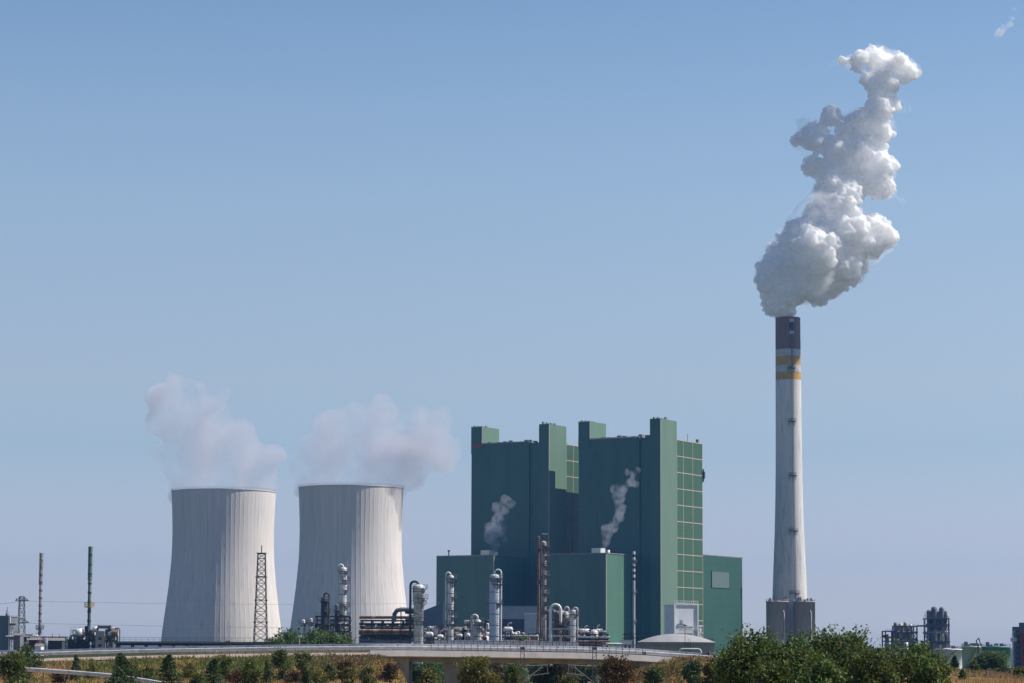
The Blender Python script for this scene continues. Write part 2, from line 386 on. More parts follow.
def boiler(org, label, first):
    t = thing("boiler_house", label, "boiler house", org, -TH, "green boiler houses of the power station")
    HT = zpx(436.3, 650, ORG); ST = zpx(418.3, 661, C2); S2 = zpx(421.8, 579, ORG-D1*LEN)
    L, M = LEN, DEP
    MB().box(-L, -REC, 0, M, 0, HT).build("boiler_hall", green_dark, t)
    MB().box(-REC, 0, 1.2, M-.02, 0, HT-.3).build("gable_bay", green_grid, t)
    MB().box(-REC+.003, -1, 1.0, 1.19, 0, HT-.3).build("recessed_strip", green_dark, t)
    st = MB().box(1-S_L, 1.0, -OUT, S_R-OUT, 0, ST).build("stair_tower", green_sage, t)
    MB().box(1-S_L, 1.0, -OUT-.02, -OUT-.001, 0, ST).build("front_shade_cladding", green_dark, st)  # shade of the sage tower's front put into a darker green sheet
    lf = MB().box(-L-.1, -L+LFT, -.35, LFD, HT-6, S2).build("lift_tower", green_sage, t)
    MB().box(-L-.1, -L+LFT, -.37, -.351, HT-6, S2).build("front_shade_cladding", green_dark, lf)  # lift tower likewise: its shaded front is coloured darker than the sage
    g = MB(); g0 = S_R-OUT
    for k in range(14):
        z = HT-10.0*k-.3
        if z > 2: g.box(0, .14, g0, M+.1, z-.24, z+.24)
    for q in (g0+.35, g0+(M-g0)*.28, g0+(M-g0)*.63, M-.2): g.box(0, .17, q-.22, q+.22, 0, HT)
    g.build("grid_trim", trim_pink, t)
    g = MB()
    g.box(.9, 1.12, -OUT-.16, -OUT+.2, 0, ST-.5); g.box(.85, 1.05, g0-.1, g0+.2, 0, ST)
    g.box(-L-.15, -L+LFT+.1, -.5, -.38, S2-.3, S2+.1); g.box(-L+LFT-.1, -L+LFT+.12, -.5, -.2, HT, S2)
    g.build("corner_trim", trim_pink, t)
    MB().box(-L-.1, -REC, -.25, .3, HT, HT+.7).box(-L-.1, -L+.4, .3, M, HT, HT+.7).build("parapet", trim_pink if first else roof_grey, t)
    rr = random.Random(3+int(first)); g = MB()
    for k in range(10):
        a = -L+10+k*(L-20)/10+rr.random()*1.5; h = .8+rr.random()*1.3
        g.box(a, a+1.2+rr.random()*2, 1+rr.random()*3, 5, HT+.05, HT+h)
    for k in range(4):
        a = -5.5+k*1.6; h = .6+rr.random()*1.2; g.box(a, a+1.0, 1+k*2, 3+k*2, ST, ST+h)
        a = -L+.8+k*1.6; h = .5+rr.random()*1.0; g.box(a, a+.9, 1+k*2, 3+k*2, S2, S2+h)
    g.box(-5, -3, g0+6, g0+9, HT, HT+1.6); g.bar((-3, M*.75, HT), (-3, M*.75, HT+5), .25); g.box(-2.5, -1.0, M-4, M-2, HT, HT+2.4)
    build_each(g, "roof_unit", roof_grey, t)
    b = MB()
    for q in (-L+13, -L+27, -L+40): b.box(q, q+.16, -.06, 0, 0, HT)
    b.build("panel_joint", green_teal, t)
    if first:
        MB().box(0.0, 1.2, M+.2, M+1.6, HT-22, HT-17.5).box(0.2, 1.0, M+.1, M+.25, HT-24, HT-16).build("wall_box", dark_steel, t)
    else:
        MB().box(-L+.8, -L+8, -.45, -.3, HT-1.6, HT-.2).build("red_panel", red_paint, t)
    return t
boiler(ORG, "green boiler house nearer to the chimney, overlapping its twin", True)
boiler(ORG1, "green boiler house nearer to the cooling towers, partly behind its twin", False)
def annexe(org, label, first):
    t = thing("bunker_annexe", label, "annexe building", org, -TH, "low green annexes before the boiler houses")
    HT = zpx(553.6, 606, _a)
    x1 = -AX1; x0 = -AX1-AXL; y0 = -AXD
    MB().box(x0, x1, y0, -.6, 0, HT).build("hall", green_dark, t)
    MB().box(x1+.01, x1+.15, y0+.05, -.62, 0, HT-.4).build("side_cladding", green_end, t)
    MB().box(x1-.1, x1+.3, y0-.3, y0+.1, 0, HT-.4).build("corner_trim", trim_pink, t)
    MB().box(x0, x1, y0-.15, y0+.3, HT, HT+.55).box(x1-.2, x1+.3, y0+.4, -.7, HT, HT+.55).build("parapet", roof_grey, t)
    MB().box(x0+28, x0+34, y0+6, y0+12, HT, HT+3.6).build("vent_box", white_paint, t)
    MB().lathe([(1.1,HT),(1.1,HT+2.4),(.8,HT+2.4),(.8,HT)], 16, (x0+38,y0+8,0)).build("steam_vent", steel, t)
    if not first: MB().lathe([(.35,HT),(.35,HT+3),(.7,HT+3),(.7,HT+4)], 10, (x0+7,y0+3,0)).build("vent_pipe", dark_steel, t)
    b = MB()
    for q in (.2, .45, .7): q = x0+AXL*q; b.box(q, q+.2, y0-.06, y0, 0, HT)
    b.build("panel_joint", green_teal, t)
annexe(ORG, "lower green annexe with sunlit sage end wall, nearer to the chimney", True)
annexe(ORG1, "lower green annexe wholly in shade, nearer to the cooling towers", False)
def side_building():
    t = thing("ash_building", "lower teal green building with a grey square louvre, between boiler house and chimney", "industrial building", ORG, -TH)
    y0 = DEP+.5; p = ORG-D1*1.5
    y1 = reach(p, D2, 742.3, 600); la = reach(p, D2, 711.5, 579); lb = reach(p, D2, 728.8, 579)
    HT = zpx(556.7, 722, p+D2*(y0+y1)/2); z0 = zpx(587.5, 720, p+D2*la); z1 = zpx(571, 720, p+D2*la); x1 = -1.5
    MB().box(-42, x1, y0, y1, 0, HT).build("hall", green_teal, t)
    MB().box(x1-.6, x1+.1, y0, y1+.1, HT, HT+.6).box(-42, x1-.6, y0, y0+.5, HT, HT+.6).build("parapet", roof_grey, t)
    lv = MB().box(x1, x1+.35, la, lb, z0, z1).build("louvre", grey_louvre, t)
    MB().box(x1, x1+.5, la-.4, la, z0-.4, z1+.4).box(x1, x1+.5, lb, lb+.4, z0-.4, z1+.4).box(x1, x1+.5, la, lb, z1, z1+.4).build("louvre_frame", green_dark, lv)
side_building()

def small_boxes():
    # pale flat roofed hall in front of the annexe, in the shade
    Y = 1330
    t = thing("machine_hall", "low grey flat-roofed hall between the thick silver column and the rusty column", "hall", (X(518.5, Y), Y, 0))
    hw = 19.5*Y/F; zt = Z(606.5, Y); zl = Z(619, Y)
    MB().box(-hw, hw, 0, 14, zl, zt).build("upper_wall", mat("hall_grey", (.30,.33,.35), (.26,.29,.31), .3), t)
    MB().box(-hw+.2, hw-.2, .3, 14, 0, zl).build("lower_wall", dark_steel, t)
    MB().box(-hw-.2, hw+.2, -.2, 14.2, zt, zt+.4).build("roof_edge", roof_grey, t)
    t = thing("control_cabin", "small pale box-shaped cabin left of the rusty column", "cabin", (X(530.5, 1200), 1200, 0))
    hw = 6*1200/F
    MB().box(-hw, hw, 0, 6, 0, Z(614, 1200)).build("wall", mat("cabin_grey", (.45,.47,.5), (.4,.42,.45), .4), t)
    MB().box(-hw-.2, hw+.2, -.2, 6.2, Z(614, 1200), Z(613, 1200)).build("roof", white_paint, t)
    build_each(MB().box(-hw*.6, -hw*.1, -.06, 0, 3, 6).box(hw*.2, hw*.6, -.06, 0, 3, 6), "window", dark_steel, t)
    # slanting conveyor gallery left of the annexe
    Y = 1370
    t = thing("conveyor_gallery", "slanting grey conveyor gallery rising to the shaded annexe", "conveyor", (X(425, Y), Y, 0))
    b = MB(); x0 = X(405, Y)-X(425, Y); x1 = X(443, Y)-X(425, Y)
    za, zb = Z(618, Y), Z(603, Y)
    h = Z(603, Y)-Z(618, Y)
    b.add([(x0,0,za-h),(x1,0,zb-h*1.4),(x1,0,zb),(x0,0,za),(x0,4,za-h),(x1,4,zb-h*1.4),(x1,4,zb),(x0,4,za)], [(0,1,2,3),(7,6,5,4),(3,2,6,7),(0,4,5,1),(1,5,6,2),(0,3,7,4)])
    b.build("gallery", mat("gallery_blue_grey", (.12,.15,.18), (.10,.12,.15), .3), t)
    b = MB()
    for q in (.2, .5, .8): xx = x0+(x1-x0)*q; b.bar((xx-1.5, 2, 0), (xx, 2, za-h+.5), .5); b.bar((xx+1.5, 2, 0), (xx, 2, za-h+.5), .5)
    b.build("trestle", dark_steel, t)
small_boxes()

def thin_stack():
    Y = 1300; zt = Z(551, Y); r = 1.25*Y/F
    t = thing("thin_stack", "thin grey steel stack with light and dark stripes at its top, before the green building", "stack", (X(634, Y), Y, 0))
    z1 = Z(580, Y)
    MB().lathe([(r,0),(r,z1)], 16).build("shaft", steel, t)
    n = 10
    for k in range(n):
        a = z1+(zt-z1)*k/n; b = z1+(zt-z1)*(k+1)/n
        MB().lathe([(r*1.05,a),(r*1.05,b)], 16).build("stripe", white_paint if k % 2 else dark_steel, t)
    b = MB()
    for q in (.35, .62, .9): b.ring(r, r+1.0, zt*q, zt*q+.25, 12).railing(r+.95, zt*q+.25, 1.1, 8, .12)
    b.build("platforms", mid_steel, t)
    MB().tube([(-r-.6,-.3,0),(-r-.6,-.3,zt*.8)], .35, 8).build("feed_pipe", dark_steel, t)
thin_stack()

# ================================================================== domed tank and white filter house
def domed_tank():
    Y = 620; r = 38.5*Y/F
    t = thing("domed_tank", "wide grey storage tank with a shallow pale dome roof, beside the bridge", "storage tank", (X(676, Y), Y, 0))
    zr = Z(642, Y-r); ztop = Z(633.8, Y)
    MB().lathe([(r,0),(r,zr),(r+.12,zr),(r+.12,zr+.15)], 72).build("wall", tank_grey, t)
    prof = [(r+.1, zr+.15)]
    for k in range(1, 9):
        q = k/8; prof.append((max(r*(1-q), .01), zr+.15+(ztop-zr)*(1-(1-q)**2)))
    MB().lathe(prof, 72).build("dome_roof", dome_white, t)
    b = MB(); a0 = R(-75)
    for o in (-.25, .25): b.bar(((r+.3)*math.cos(a0)+o, (r+.3)*math.sin(a0), 0), ((r+.3)*math.cos(a0)+o, (r+.3)*math.sin(a0), zr+1), .08)
    b.railing(r-.3, zr+.2, .9, 20, .05, (0,0), R(-10), R(60))
    b.build("ladder", dark_steel, t)
    a = R(-38); b = MB()
    b.tube([(r*math.cos(a)+.2, r*math.sin(a)-.5, 0), (r*math.cos(a)+.2, r*math.sin(a)-.5, zr*.7), (r*math.cos(a)+.2, r*math.sin(a)+.4, zr*.75)], .25, 8)
    b.build("wall_pipe", dark_steel, t)
    MB().bar((X(682, Y)-X(676, Y), -r-.8, 0), (X(682, Y)-X(676, Y), -r-.8, Z(624, Y-r)), .12).box(X(680, Y)-X(676, Y), X(684, Y)-X(676, Y), -r-.9, -r-.6, Z(625.5, Y-r), Z(624.6, Y-r)).build("lamp_arm", dark_steel, t)
    # white pipe arch in front
    Y2 = 330
    t = thing("pipe_arch", "low white rounded pipe arch in front of the domed tank", "pipe arch", (X(690, Y2), Y2, 0))
    hx = 11*Y2/F; z1 = Z(648.3, Y2); z0 = Z(664, Y2)
    pts = [(-hx,0,z0-4),(-hx,0,z1-.35),(-hx+.12,0,z1-.12),(-hx+.4,0,z1),(hx-.4,0,z1),(hx-.12,0,z1-.12),(hx,0,z1-.35),(hx,0,z0-4)]
    MB().tube(pts, .1, 8).build("pipe", white_paint, t)
domed_tank()
def filter_house():
    Y = 760
    t = thing("filter_house", "white box-shaped filter house with railed roof behind the domed tank", "plant building", (X(686, Y), Y, 0), R(24))
    hw = 12.7*Y/F; zt = Z(604.5, Y)
    cav = mat("filter_white", (.72,.74,.78), (.66,.68,.72), .5)
    MB().box(-hw, hw, 0, 7, 0, zt).build("housing", cav, t)
    b = MB()
    n = 11
    for k in range(n+1): b.bar((-hw-.2+(2*hw+.4)*k/n, -.2, zt), (-hw-.2+(2*hw+.4)*k/n, -.2, zt+1.3), .12)
    for h in (.65, 1.3): b.bar((-hw-.2, -.2, zt+h), (hw+.2, -.2, zt+h), .12)
    b.box(-hw-.3, hw+.3, -.3, 7.3, zt, zt+.15)
    b.build("roof_railing", white_paint, t)
    MB().bar((-hw-.15, -.2, 0), (-hw-.15, -.2, zt), .5).bar((hw+.1, -.2, 0), (hw+.1, -.2, zt), .4).build("corner_post", white_paint, t)
    b = MB(); z1 = Z(624, Y)
    b.box(-hw+.8, -.4, -.25, 0, z1, z1+.16); b.box(-hw*.5, -hw*.5+.1, -.1, 0, z1, z1+1.5); b.box(-hw*.35, -hw*.35+.1, -.1, 0, z1, z1+1.5)
    b.box(-hw+.5, hw-1.5, -.15, 0, z1-.9, z1-.7)
    b.build("wall_ducts", dark_steel, t)
    b = MB(); z2 = Z(629, Y)
    b.box(-hw*.7, hw-.6, -2.2, -.3, z2-.2, z2); b.railing(0, 0, .01, 3, .01)
    for k in range(8): b.bar((-hw*.7+k*(hw*1.6)/7, -2.2, z2), (-hw*.7+k*(hw*1.6)/7, -2.2, z2+1.1), .08)
    b.bar((-hw*.7, -2.2, z2+1.1), (hw*.9, -2.2, z2+1.1), .1)
    b.build("walkway", steel, t)
    b = MB()
    b.tube([(hw+1.0,.5,0),(hw+1.0,.5,Z(627, Y))], .7, 10).box(hw+.2, hw+2.2, -.2, 1.2, Z(626, Y), Z(624.5, Y)).box(hw+.2, hw+2.0, -.2, 1.2, Z(633, Y), Z(631.5, Y))
    b.build("side_duct", alu, t)
filter_house()
# ================================================================== ground, road, bridge
RY = 300.0
def lerp_tab(tab, x):
    for (a, va), (b, vb) in zip(tab, tab[1:]):
        if x <= b: return va+(vb-va)*max(0, (x-a))/(b-a) if x > a else (va if a == tab[0][0] else va)
    return tab[-1][1]
RAIL_PY = [(-60,654),(0,653.6),(40,653.2),(100,651.4),(180,649.5),(300,647.6),(400,647),(470,647.8),(580,649.4),(640,651.8),(700,656),(760,660),(900,668),(1100,676)]
_rt = [(X(px, RY), Z(py+5.5, RY, px)) for px, py in RAIL_PY]
def road_z(x): return float(np.interp(x, [a for a, b in _rt], [b for a, b in _rt]))
CUT0, CUT1 = X(409, RY), X(655, RY)
def smooth(a, b, v): q = np.clip((v-a)/(b-a), 0, 1); return q*q*(3-2*q)
def noise2(x, y, s, seed=0):
    return (np.sin(x*s+seed)*np.cos(y*s*1.3+seed*2)+.5*np.sin(x*s*2.3+y*s*1.1+seed*3)+.3*np.cos(x*s*4.1-y*s*3.7+seed))/1.8
_lat = np.random.default_rng(77).random((256, 256))
def vnoise(x, y, size):
    """value noise in 0..1 with patches about size metres across, three octaves"""
    out = 0; amp = .5; tot = 0
    for o in range(3):
        u = x/size+17.3*o+900; v = y/size+31.7*o+900; i = np.floor(u).astype(int); j = np.floor(v).astype(int); fu = u-i; fv = v-j
        fu = fu*fu*(3-2*fu); fv = fv*fv*(3-2*fv); g = lambda a, b: _lat[a % 256, b % 256]
        out = out+amp*((g(i,j)*(1-fu)+g(i+1,j)*fu)*(1-fv)+(g(i,j+1)*(1-fu)+g(i+1,j+1)*fu)*fv); tot += amp; amp *= .5; size = size/2.1
    return out/tot
def terrain(x, y):
    x = np.asarray(x, float); y = np.asarray(y, float)
    zr = np.interp(x, [a for a, b in _rt], [b for a, b in _rt])
    base = 6.2-2.4*smooth(15, 90, y)+noise2(x, y, .08, 1)*.15
    right = smooth(20, 40, x)
    base = base-right*.4*smooth(250, 400, y)
    far = 1-smooth(320, 420, y)*(1-right)-smooth(420, 600, y)*right
    base = base*np.clip(far, 0, 1)
    emb = zr-.05-.42*smooth(4.2, 6.6, np.abs(y-RY))-np.maximum(np.abs(y-RY)-6.5, 0)*np.where(y < RY, .06, .5)
    emb = np.where((y > RY) & (y < RY+9), zr+.42*smooth(4.6, 5.6, y-RY)-.05, emb)
    emb = np.where(y < RY, emb-smooth(20, 45, RY-y)*1.0, emb)
    # hill in front of the east end of the bridge
    hx = X(698, 262); hz = Z(661, 262, 698)
    dx = (x-hx)/np.where(x < hx, 9.5, 14.0); dy = (y-262)/13.0
    hill = hz*np.clip(1-(dx*dx+dy*dy)*.55, 0, 1)**.8
    mx = X(372, 276); mz = Z(660, 276, 372)
    d2 = ((x-mx)/7.5)**2+((y-276)/9)**2
    mound = mz*np.clip(1-d2*.35, 0, 1)
    e = np.maximum(base, emb)
    e = np.where(np.abs(y-RY) < 60, np.maximum(e, 0), base)
    # railway cutting under the bridge
    c = smooth(CUT0-3.5, CUT0+2.5, x)*(1-smooth(CUT1-6, CUT1+1, x))*smooth(200, 225, y)
    e = e*(1-c)+np.minimum(e, .9+noise2(x, y, .3)*.15)*c
    e = np.maximum(e, hill); e = np.maximum(e, mound*(1-smooth(CUT0-1, CUT0+3, x)))
    near = np.clip(1-smooth(900, 2000, y), 0, 1)
    return np.maximum(e, 0)+noise2(x, y, .9, 4)*.05*near

gm = bpy.data.materials.new("dry_meadow"); gm.use_nodes = True
def _ground():
    t = gm.node_tree; L = t.links.new; b = t.nodes["Principled BSDF"]; b.inputs['Roughness'].default_value = .95; b.inputs['Specular IOR Level'].default_value = .1
    tc = t.nodes.new("ShaderNodeTexCoord")
    def nz(sc_, d, st=(1,1,1)):
        mp = t.nodes.new("ShaderNodeMapping"); mp.inputs['Scale'].default_value = st; n = t.nodes.new("ShaderNodeTexNoise"); n.inputs['Scale'].default_value = sc_; n.inputs['Detail'].default_value = d
        L(tc.outputs['Object'], mp.inputs[0]); L(mp.outputs[0], n.inputs['Vector']); return n
    a = nz(.12, 6, (1,.5,1)); r = t.nodes.new("ShaderNodeValToRGB"); e = r.color_ramp.elements
    e[0].position = .36; e[0].color = (.085,.11,.028,1); e[1].position = .64; e[1].color = (.30,.15,.075,1)
    q = e.new(.5); q.color = (.30,.21,.08,1)
    L(a.outputs[0], r.inputs[0])
    c = nz(1.6, 5); mx = t.nodes.new("ShaderNodeMix"); mx.data_type = 'RGBA'; mx.blend_type = 'MULTIPLY'; mx.inputs[0].default_value = .7
    r2 = t.nodes.new("ShaderNodeValToRGB"); r2.color_ramp.elements[0].position = .3; r2.color_ramp.elements[0].color = (.45,.42,.4,1); r2.color_ramp.elements[1].position = .7; r2.color_ramp.elements[1].color = (1.2,1.15,1.05,1)
    L(c.outputs[0], r2.inputs[0]); L(r.outputs[0], mx.inputs[6]); L(r2.outputs[0], mx.inputs[7]); L(mx.outputs[2], b.inputs['Base Color'])
    bp = t.nodes.new("ShaderNodeBump"); bp.inputs['Strength'].default_value = .6; bp.inputs['Distance'].default_value = .2; L(c.outputs[0], bp.inputs['Height']); L(bp.outputs[0], b.inputs['Normal'])
_ground()
def _plain():
    # beyond the road: dull green and grey works land
    t = gm.node_tree; L = t.links.new; b = t.nodes["Principled BSDF"]; src = b.inputs['Base Color'].links[0].from_socket
    tc = t.nodes.new("ShaderNodeTexCoord"); sp = t.nodes.new("ShaderNodeSeparateXYZ"); L(tc.outputs['Object'], sp.inputs[0])
    mr = t.nodes.new("ShaderNodeMapRange"); mr.inputs[1].default_value = 302.5; mr.inputs[2].default_value = 304; L(sp.outputs[1], mr.inputs[0])
    nz = t.nodes.new("ShaderNodeTexNoise"); nz.inputs['Scale'].default_value = .03; nz.inputs['Detail'].default_value = 5; L(tc.outputs['Object'], nz.inputs['Vector'])
    r = t.nodes.new("ShaderNodeValToRGB"); e = r.color_ramp.elements; e[0].position = .42; e[0].color = (.035,.05,.022,1); e[1].position = .62; e[1].color = (.085,.08,.055,1); L(nz.outputs[0], r.inputs[0])
    mx = t.nodes.new("ShaderNodeMix"); mx.data_type = 'RGBA'; L(mr.outputs[0], mx.inputs[0]); L(src, mx.inputs[6]); L(r.outputs[0], mx.inputs[7]); L(mx.outputs[2], b.inputs['Base Color'])
_plain()
def build_ground():
    xs = np.concatenate([-np.geomspace(6000, 121, 24), np.arange(-120, 121, 1.5), np.geomspace(121, 6000, 24)])
    ys = np.concatenate([np.array([-40, -20, 0, 20, 40]), np.arange(60, 430, 1.5), np.geomspace(431, 12000, 60)])
    gx, gy = np.meshgrid(xs, ys); gz = terrain(gx, gy)
    v = np.stack([gx, gy, gz], -1).reshape(-1, 3); nx, ny = len(xs), len(ys)
    i = np.arange(nx*ny).reshape(ny, nx)
    f = np.stack([i[:-1,:-1], i[:-1,1:], i[1:,1:], i[1:,:-1]], -1).reshape(-1, 4)
    o = np_mesh("ground", v, f, gm, smooth=True); tag(o, kind="structure")
build_ground()

asphalt = mat("asphalt", (.06,.06,.06), (.045,.045,.047), 2.0, rough=.9)
deck_conc = mix_over(mat("bridge_concrete", (.52,.48,.445), (.44,.41,.38), .8, (1,1,.3), .85), (.28,.25,.23), .7, (1,1,.1), .55, .72, amount=.5)
dirty_conc = mix_over(mat("abutment_concrete", (.38,.34,.30), (.30,.27,.24), .8, (1,1,.4), .9), (.2,.17,.15), .5, (1,1,.3), .5, .7, amount=.6)
zinc = mix_over(mat("zinc_rail", (.74,.74,.74), (.60,.60,.60), 1.5, (1,1,1), .5, metal=.1), (.25,.25,.25), .6, (1,1,1), .55, .75, amount=.5)
shoulder = mat("gravel_shoulder", (.40,.31,.27), (.28,.22,.19), 2.5, rough=.95)
glassy = mat("noise_panel", (.42,.47,.53), (.34,.38,.43), .8, rough=.25, spec=.5)

def strip(name, x0, x1, y0, y1, dz, m, kind="structure", thick=0.0, step=2.0):
    n = max(2, int((x1-x0)/step)); b = MB(); vs = []
    for k in range(n+1):
        x = x0+(x1-x0)*k/n; z = road_z(x)+dz
        vs += [(x,y0,z),(x,y1,z)]
        if thick: vs += [(x,y0,z-thick),(x,y1,z-thick)]
    q = 4 if thick else 2; fs = []
    for k in range(n):
        a = k*q; c = a+q; fs.append((a, c, c+1, a+1))
        if thick: fs += [(a+2, c+2, c, a), (a+1, c+1, c+3, a+3), (a+2, a+3, c+3, c+2)]
    if thick: fs += [(0,1,3,2), (n*q, n*q+2, n*q+3, n*q+1)]
    b.add(vs, fs); return b
strip("road", -130, 140, RY-4, RY+4, .03, asphalt).build("road", asphalt); tag(bpy.data.objects["road"], kind="structure")
vb = MB(); _xs = [-130+2*k for k in range(int((CUT0-2+130)/2)+1)]
vb.add([p for x in _xs for p in ((x, RY-4.9, road_z(x)-.02), (x, RY-6.6, road_z(x)-.36))], [(2*k+1, 2*k+3, 2*k+2, 2*k) for k in range(len(_xs)-1)])
vb.add([p for x in _xs for p in ((x, RY-4.0, road_z(x)+.02), (x, RY-4.9, road_z(x)-.02))], [(2*k+1, 2*k+3, 2*k+2, 2*k) for k in range(len(_xs)-1)])
o = vb.build("road_verge", shoulder); tag(o, kind="structure")
o = strip("marking", -130, 140, RY-3.7, RY-3.55, .036, white_paint).build("road_marking", white_paint); tag(o, kind="structure")
o = strip("marking", -130, 140, RY+3.55, RY+3.7, .036, white_paint).build("road_marking", white_paint); tag(o, kind="structure")

# bridge over the railway
BX0, BX1 = X(373, RY), X(672, RY)
br = thing("road_bridge", "long low concrete road bridge over the railway cutting, with steel railings", "bridge", (0, 0, 0))
strip("deck", BX0, BX1, RY-5.6, RY+5.6, .16, deck_conc, thick=.72).build("deck", deck_conc, br)
strip("girder", BX0+1, BX1-1, RY-4.2, RY+4.2, -.57, dirty_conc, thick=.55).build("girder", dirty_conc, br)
_eb = MB(); _n = 40; _v = []; _q = []
for k in range(_n+1):
    x = BX0+(BX1-BX0)*k/_n; z = road_z(x); _v += [(x,RY-5.62,z+.3),(x,RY-6.0,z-.42),(x,RY-5.9,z-.52),(x,RY-5.61,z-.52),(x,RY-5.3,z+.3)]
for k in range(_n):
    for j in range(5):
        a = k*5+j; a2 = k*5+(j+1) % 5; _q.append((a, a2, a2+5, a+5))
_eb.add(_v, _q); _eb.build("edge_beam", deck_conc, br)
b = MB(); xa = X(409, RY-5); xb = X(375, RY-5)
zt = road_z(xa)-.57
b.add([(xb,RY-5,zt),(xa,RY-5,zt),(xa,RY-5,0),(xb-4,RY-5,zt-1),(xb,RY+5,zt),(xa,RY+5,zt),(xa,RY+5,0),(xb-4,RY+5,zt-1)], [(0,3,2,1),(4,5,6,7),(1,2,6,5),(0,1,5,4)])
b.build("abutment", dirty_conc, br)
for px in (453.5, 611):
    x = X(px, RY); MB().box(x-1.05, x+1.05, RY-3.6, RY+3.6, 0, road_z(x)-1.1).build("pier", dirty_conc, br)
b = MB(); xa = X(640, RY-5); xb = X(672, RY-5); zt = road_z(xa)-.57
b.add([(xa,RY-5,zt),(xb,RY-5,zt),(xb+2,RY-5,zt-1),(xa,RY-5,0),(xa,RY+5,zt),(xb,RY+5,zt),(xb+2,RY+5,zt-1),(xa,RY+5,0)], [(0,3,2,1),(4,5,6,7),(0,4,7,3),(0,1,5,4)])
b.build("abutment", dirty_conc, br)
def railing_run(parent, x0, x1, y, h, dz, step, t, m, name="railing", levels=(1,.5)):
    b = MB(); n = int((x1-x0)/step)
    for k in range(n+1):
        x = x0+(x1-x0)*k/n; z = road_z(x)+dz; b.box(x-t/2, x+t/2, y-t/2, y+t/2, z, z+h)
        if k < n:
            x2 = x0+(x1-x0)*(k+1)/n; z2 = road_z(x2)+dz
            for l in levels: b.bar((x, y, z+h*l), (x2, y, z2+h*l), t)
    return b.build(name, m, parent)
railing_run(br, X(433, RY), X(640, RY), RY-5.4, 1.25, .24, .8, .06, mid_steel, levels=(1,.12))
railing_run(br, BX0, BX1, RY+5.4, 1.25, .16, .8, .06, mid_steel, levels=(1,.12))
xn0, xn1 = X(433, RY), X(580, RY); k = 0
nb = thing("noise_barrier", "pale panelled noise barrier with dark posts along the bridge", "barrier", (0,0,0))
np_ = 22
for k in range(np_):
    a = xn0+(xn1-xn0)*k/np_; c = xn0+(xn1-xn0)*(k+1)/np_
    z = road_z((a+c)/2)
    MB().box(a+.06, c-.06, RY+4.95, RY+5.02, z+.35, z+1.62).build("panel", glassy, nb)
    MB().box(a-.05, a+.05, RY+4.9, RY+5.08, z+.16, z+1.72).build("post", mid_steel, nb)

def guardrail(label, x0, x1, y, zf, group, face=-1, post=2.0):
    t = thing("guardrail", label, "guardrail", (0,0,0), 0, group)
    n = max(2, int((x1-x0)/post)); b = MB(); pb = MB()
    prof = [(0,.40),(.05,.44),(.05,.53),(0,.59),(.05,.65),(.05,.75),(0,.80)]
    vs = []; fs = []
    for k in range(n+1):
        x = x0+(x1-x0)*k/n; z = zf(x); yy = y(x) if callable(y) else y
        vs += [(x, yy+face*p[0]*1.3, z+p[1]) for p in prof]
        vs += [(x, yy-face*.02, z+p[1]) for p in prof]
        pb.box(x-.05, x+.05, yy-face*.03, yy-face*.13, z-.2, z+.66)
    m = len(prof)*2
    for k in range(n):
        for j in range(len(prof)-1):
            a = k*m+j; c = a+m; fs.append((a, c, c+1, a+1)); fs.append((a+len(prof)+1, c+len(prof)+1, c+len(prof), a+len(prof)))
    b.add(vs, fs); b.build("rail", zinc, t); pb.build("posts", mid_steel, t)
    return t
guardrail("long steel guardrail along the near edge of the upper road and bridge", -75, X(640, RY), RY-4.5, road_z, "guardrails of the upper road")
guardrail("long steel guardrail along the far edge of the upper road, behind the nearer one", -75, X(705, RY), RY+4.3, lambda x: road_z(x)+.30, "guardrails of the upper road", 1)
guardrail("guardrail at the bridge end sinking towards the hedge", X(644, RY), X(770, RY), RY-4.5, road_z, "guardrails of the upper road")
# lower guardrail at the left
Y2 = 232
_lt = [(X(px, Y2), Z(py, Y2, px)-.6) for px, py in ((-60,664),(28,669.5),(60,671.5),(110,675.5),(140,679.5),(165,684),(200,690))]
lz = lambda x: float(np.interp(x, [a for a, b in _lt], [b for a, b in _lt]))
guardrail("lower curving guardrail in the dry grass below the upper road", X(-60, Y2), X(190, Y2), Y2, lz, None)

# ------------------------------------------------------------------ railway masts
def catenary(px, Y, side, label):
    x = X(px, Y); t = thing("catenary_mast", label, "railway mast", (x, Y, 0), 0, "railway masts by the bridge")
    zt = Z(647, Y, px); g = float(terrain(x, Y))
    b = MB(); w_ = .24
    for sx in (-w_, w_):
        for sy in (-.1, .1): b.bar((sx, sy, g), (sx*.8, sy, zt), .07)
    n = 14
    for k in range(n):
        z0 = g+(zt-g)*k/n; z1 = g+(zt-g)*(k+1)/n; s = 1 if k % 2 else -1
        for sy in (-.1, .1): b.bar((-s*w_, sy, z0), (s*w_, sy, z1), .045)
    b.box(-w_-.03, w_+.03, -.13, .13, zt-.3, zt)
    b.build("mast", mid_steel, t)
    z1 = Z(666, Y); z2 = Z(677, Y); z3 = Z(665, Y)
    b = MB(); q = side*2.9
    b.bar((0, 0, z1), (q, 0, z3+.05), .09); b.bar((0, 0, z2-.6), (q*.75, 0, z3-.2), .08); b.bar((q*.4, 0, z2+.2), (q*1.05, 0, z2+.45), .07); b.bar((q*.95, 0, z3), (q*1.0, 0, z2+.4), .05)
    b.build("cantilever", steel, t)
    b = MB()
    for zq in (z1, z2-.6): b.tube([(side*.3,0,zq),(side*.75,0,zq+.05)], .1, 8)
    b.build("insulator", rust, t)
catenary(522.5, 272, 1, "railway mast with bracket before the bridge, nearer to the pier")
catenary(594.5, 262, -1, "railway mast with bracket before the bridge, beside the dark bush")
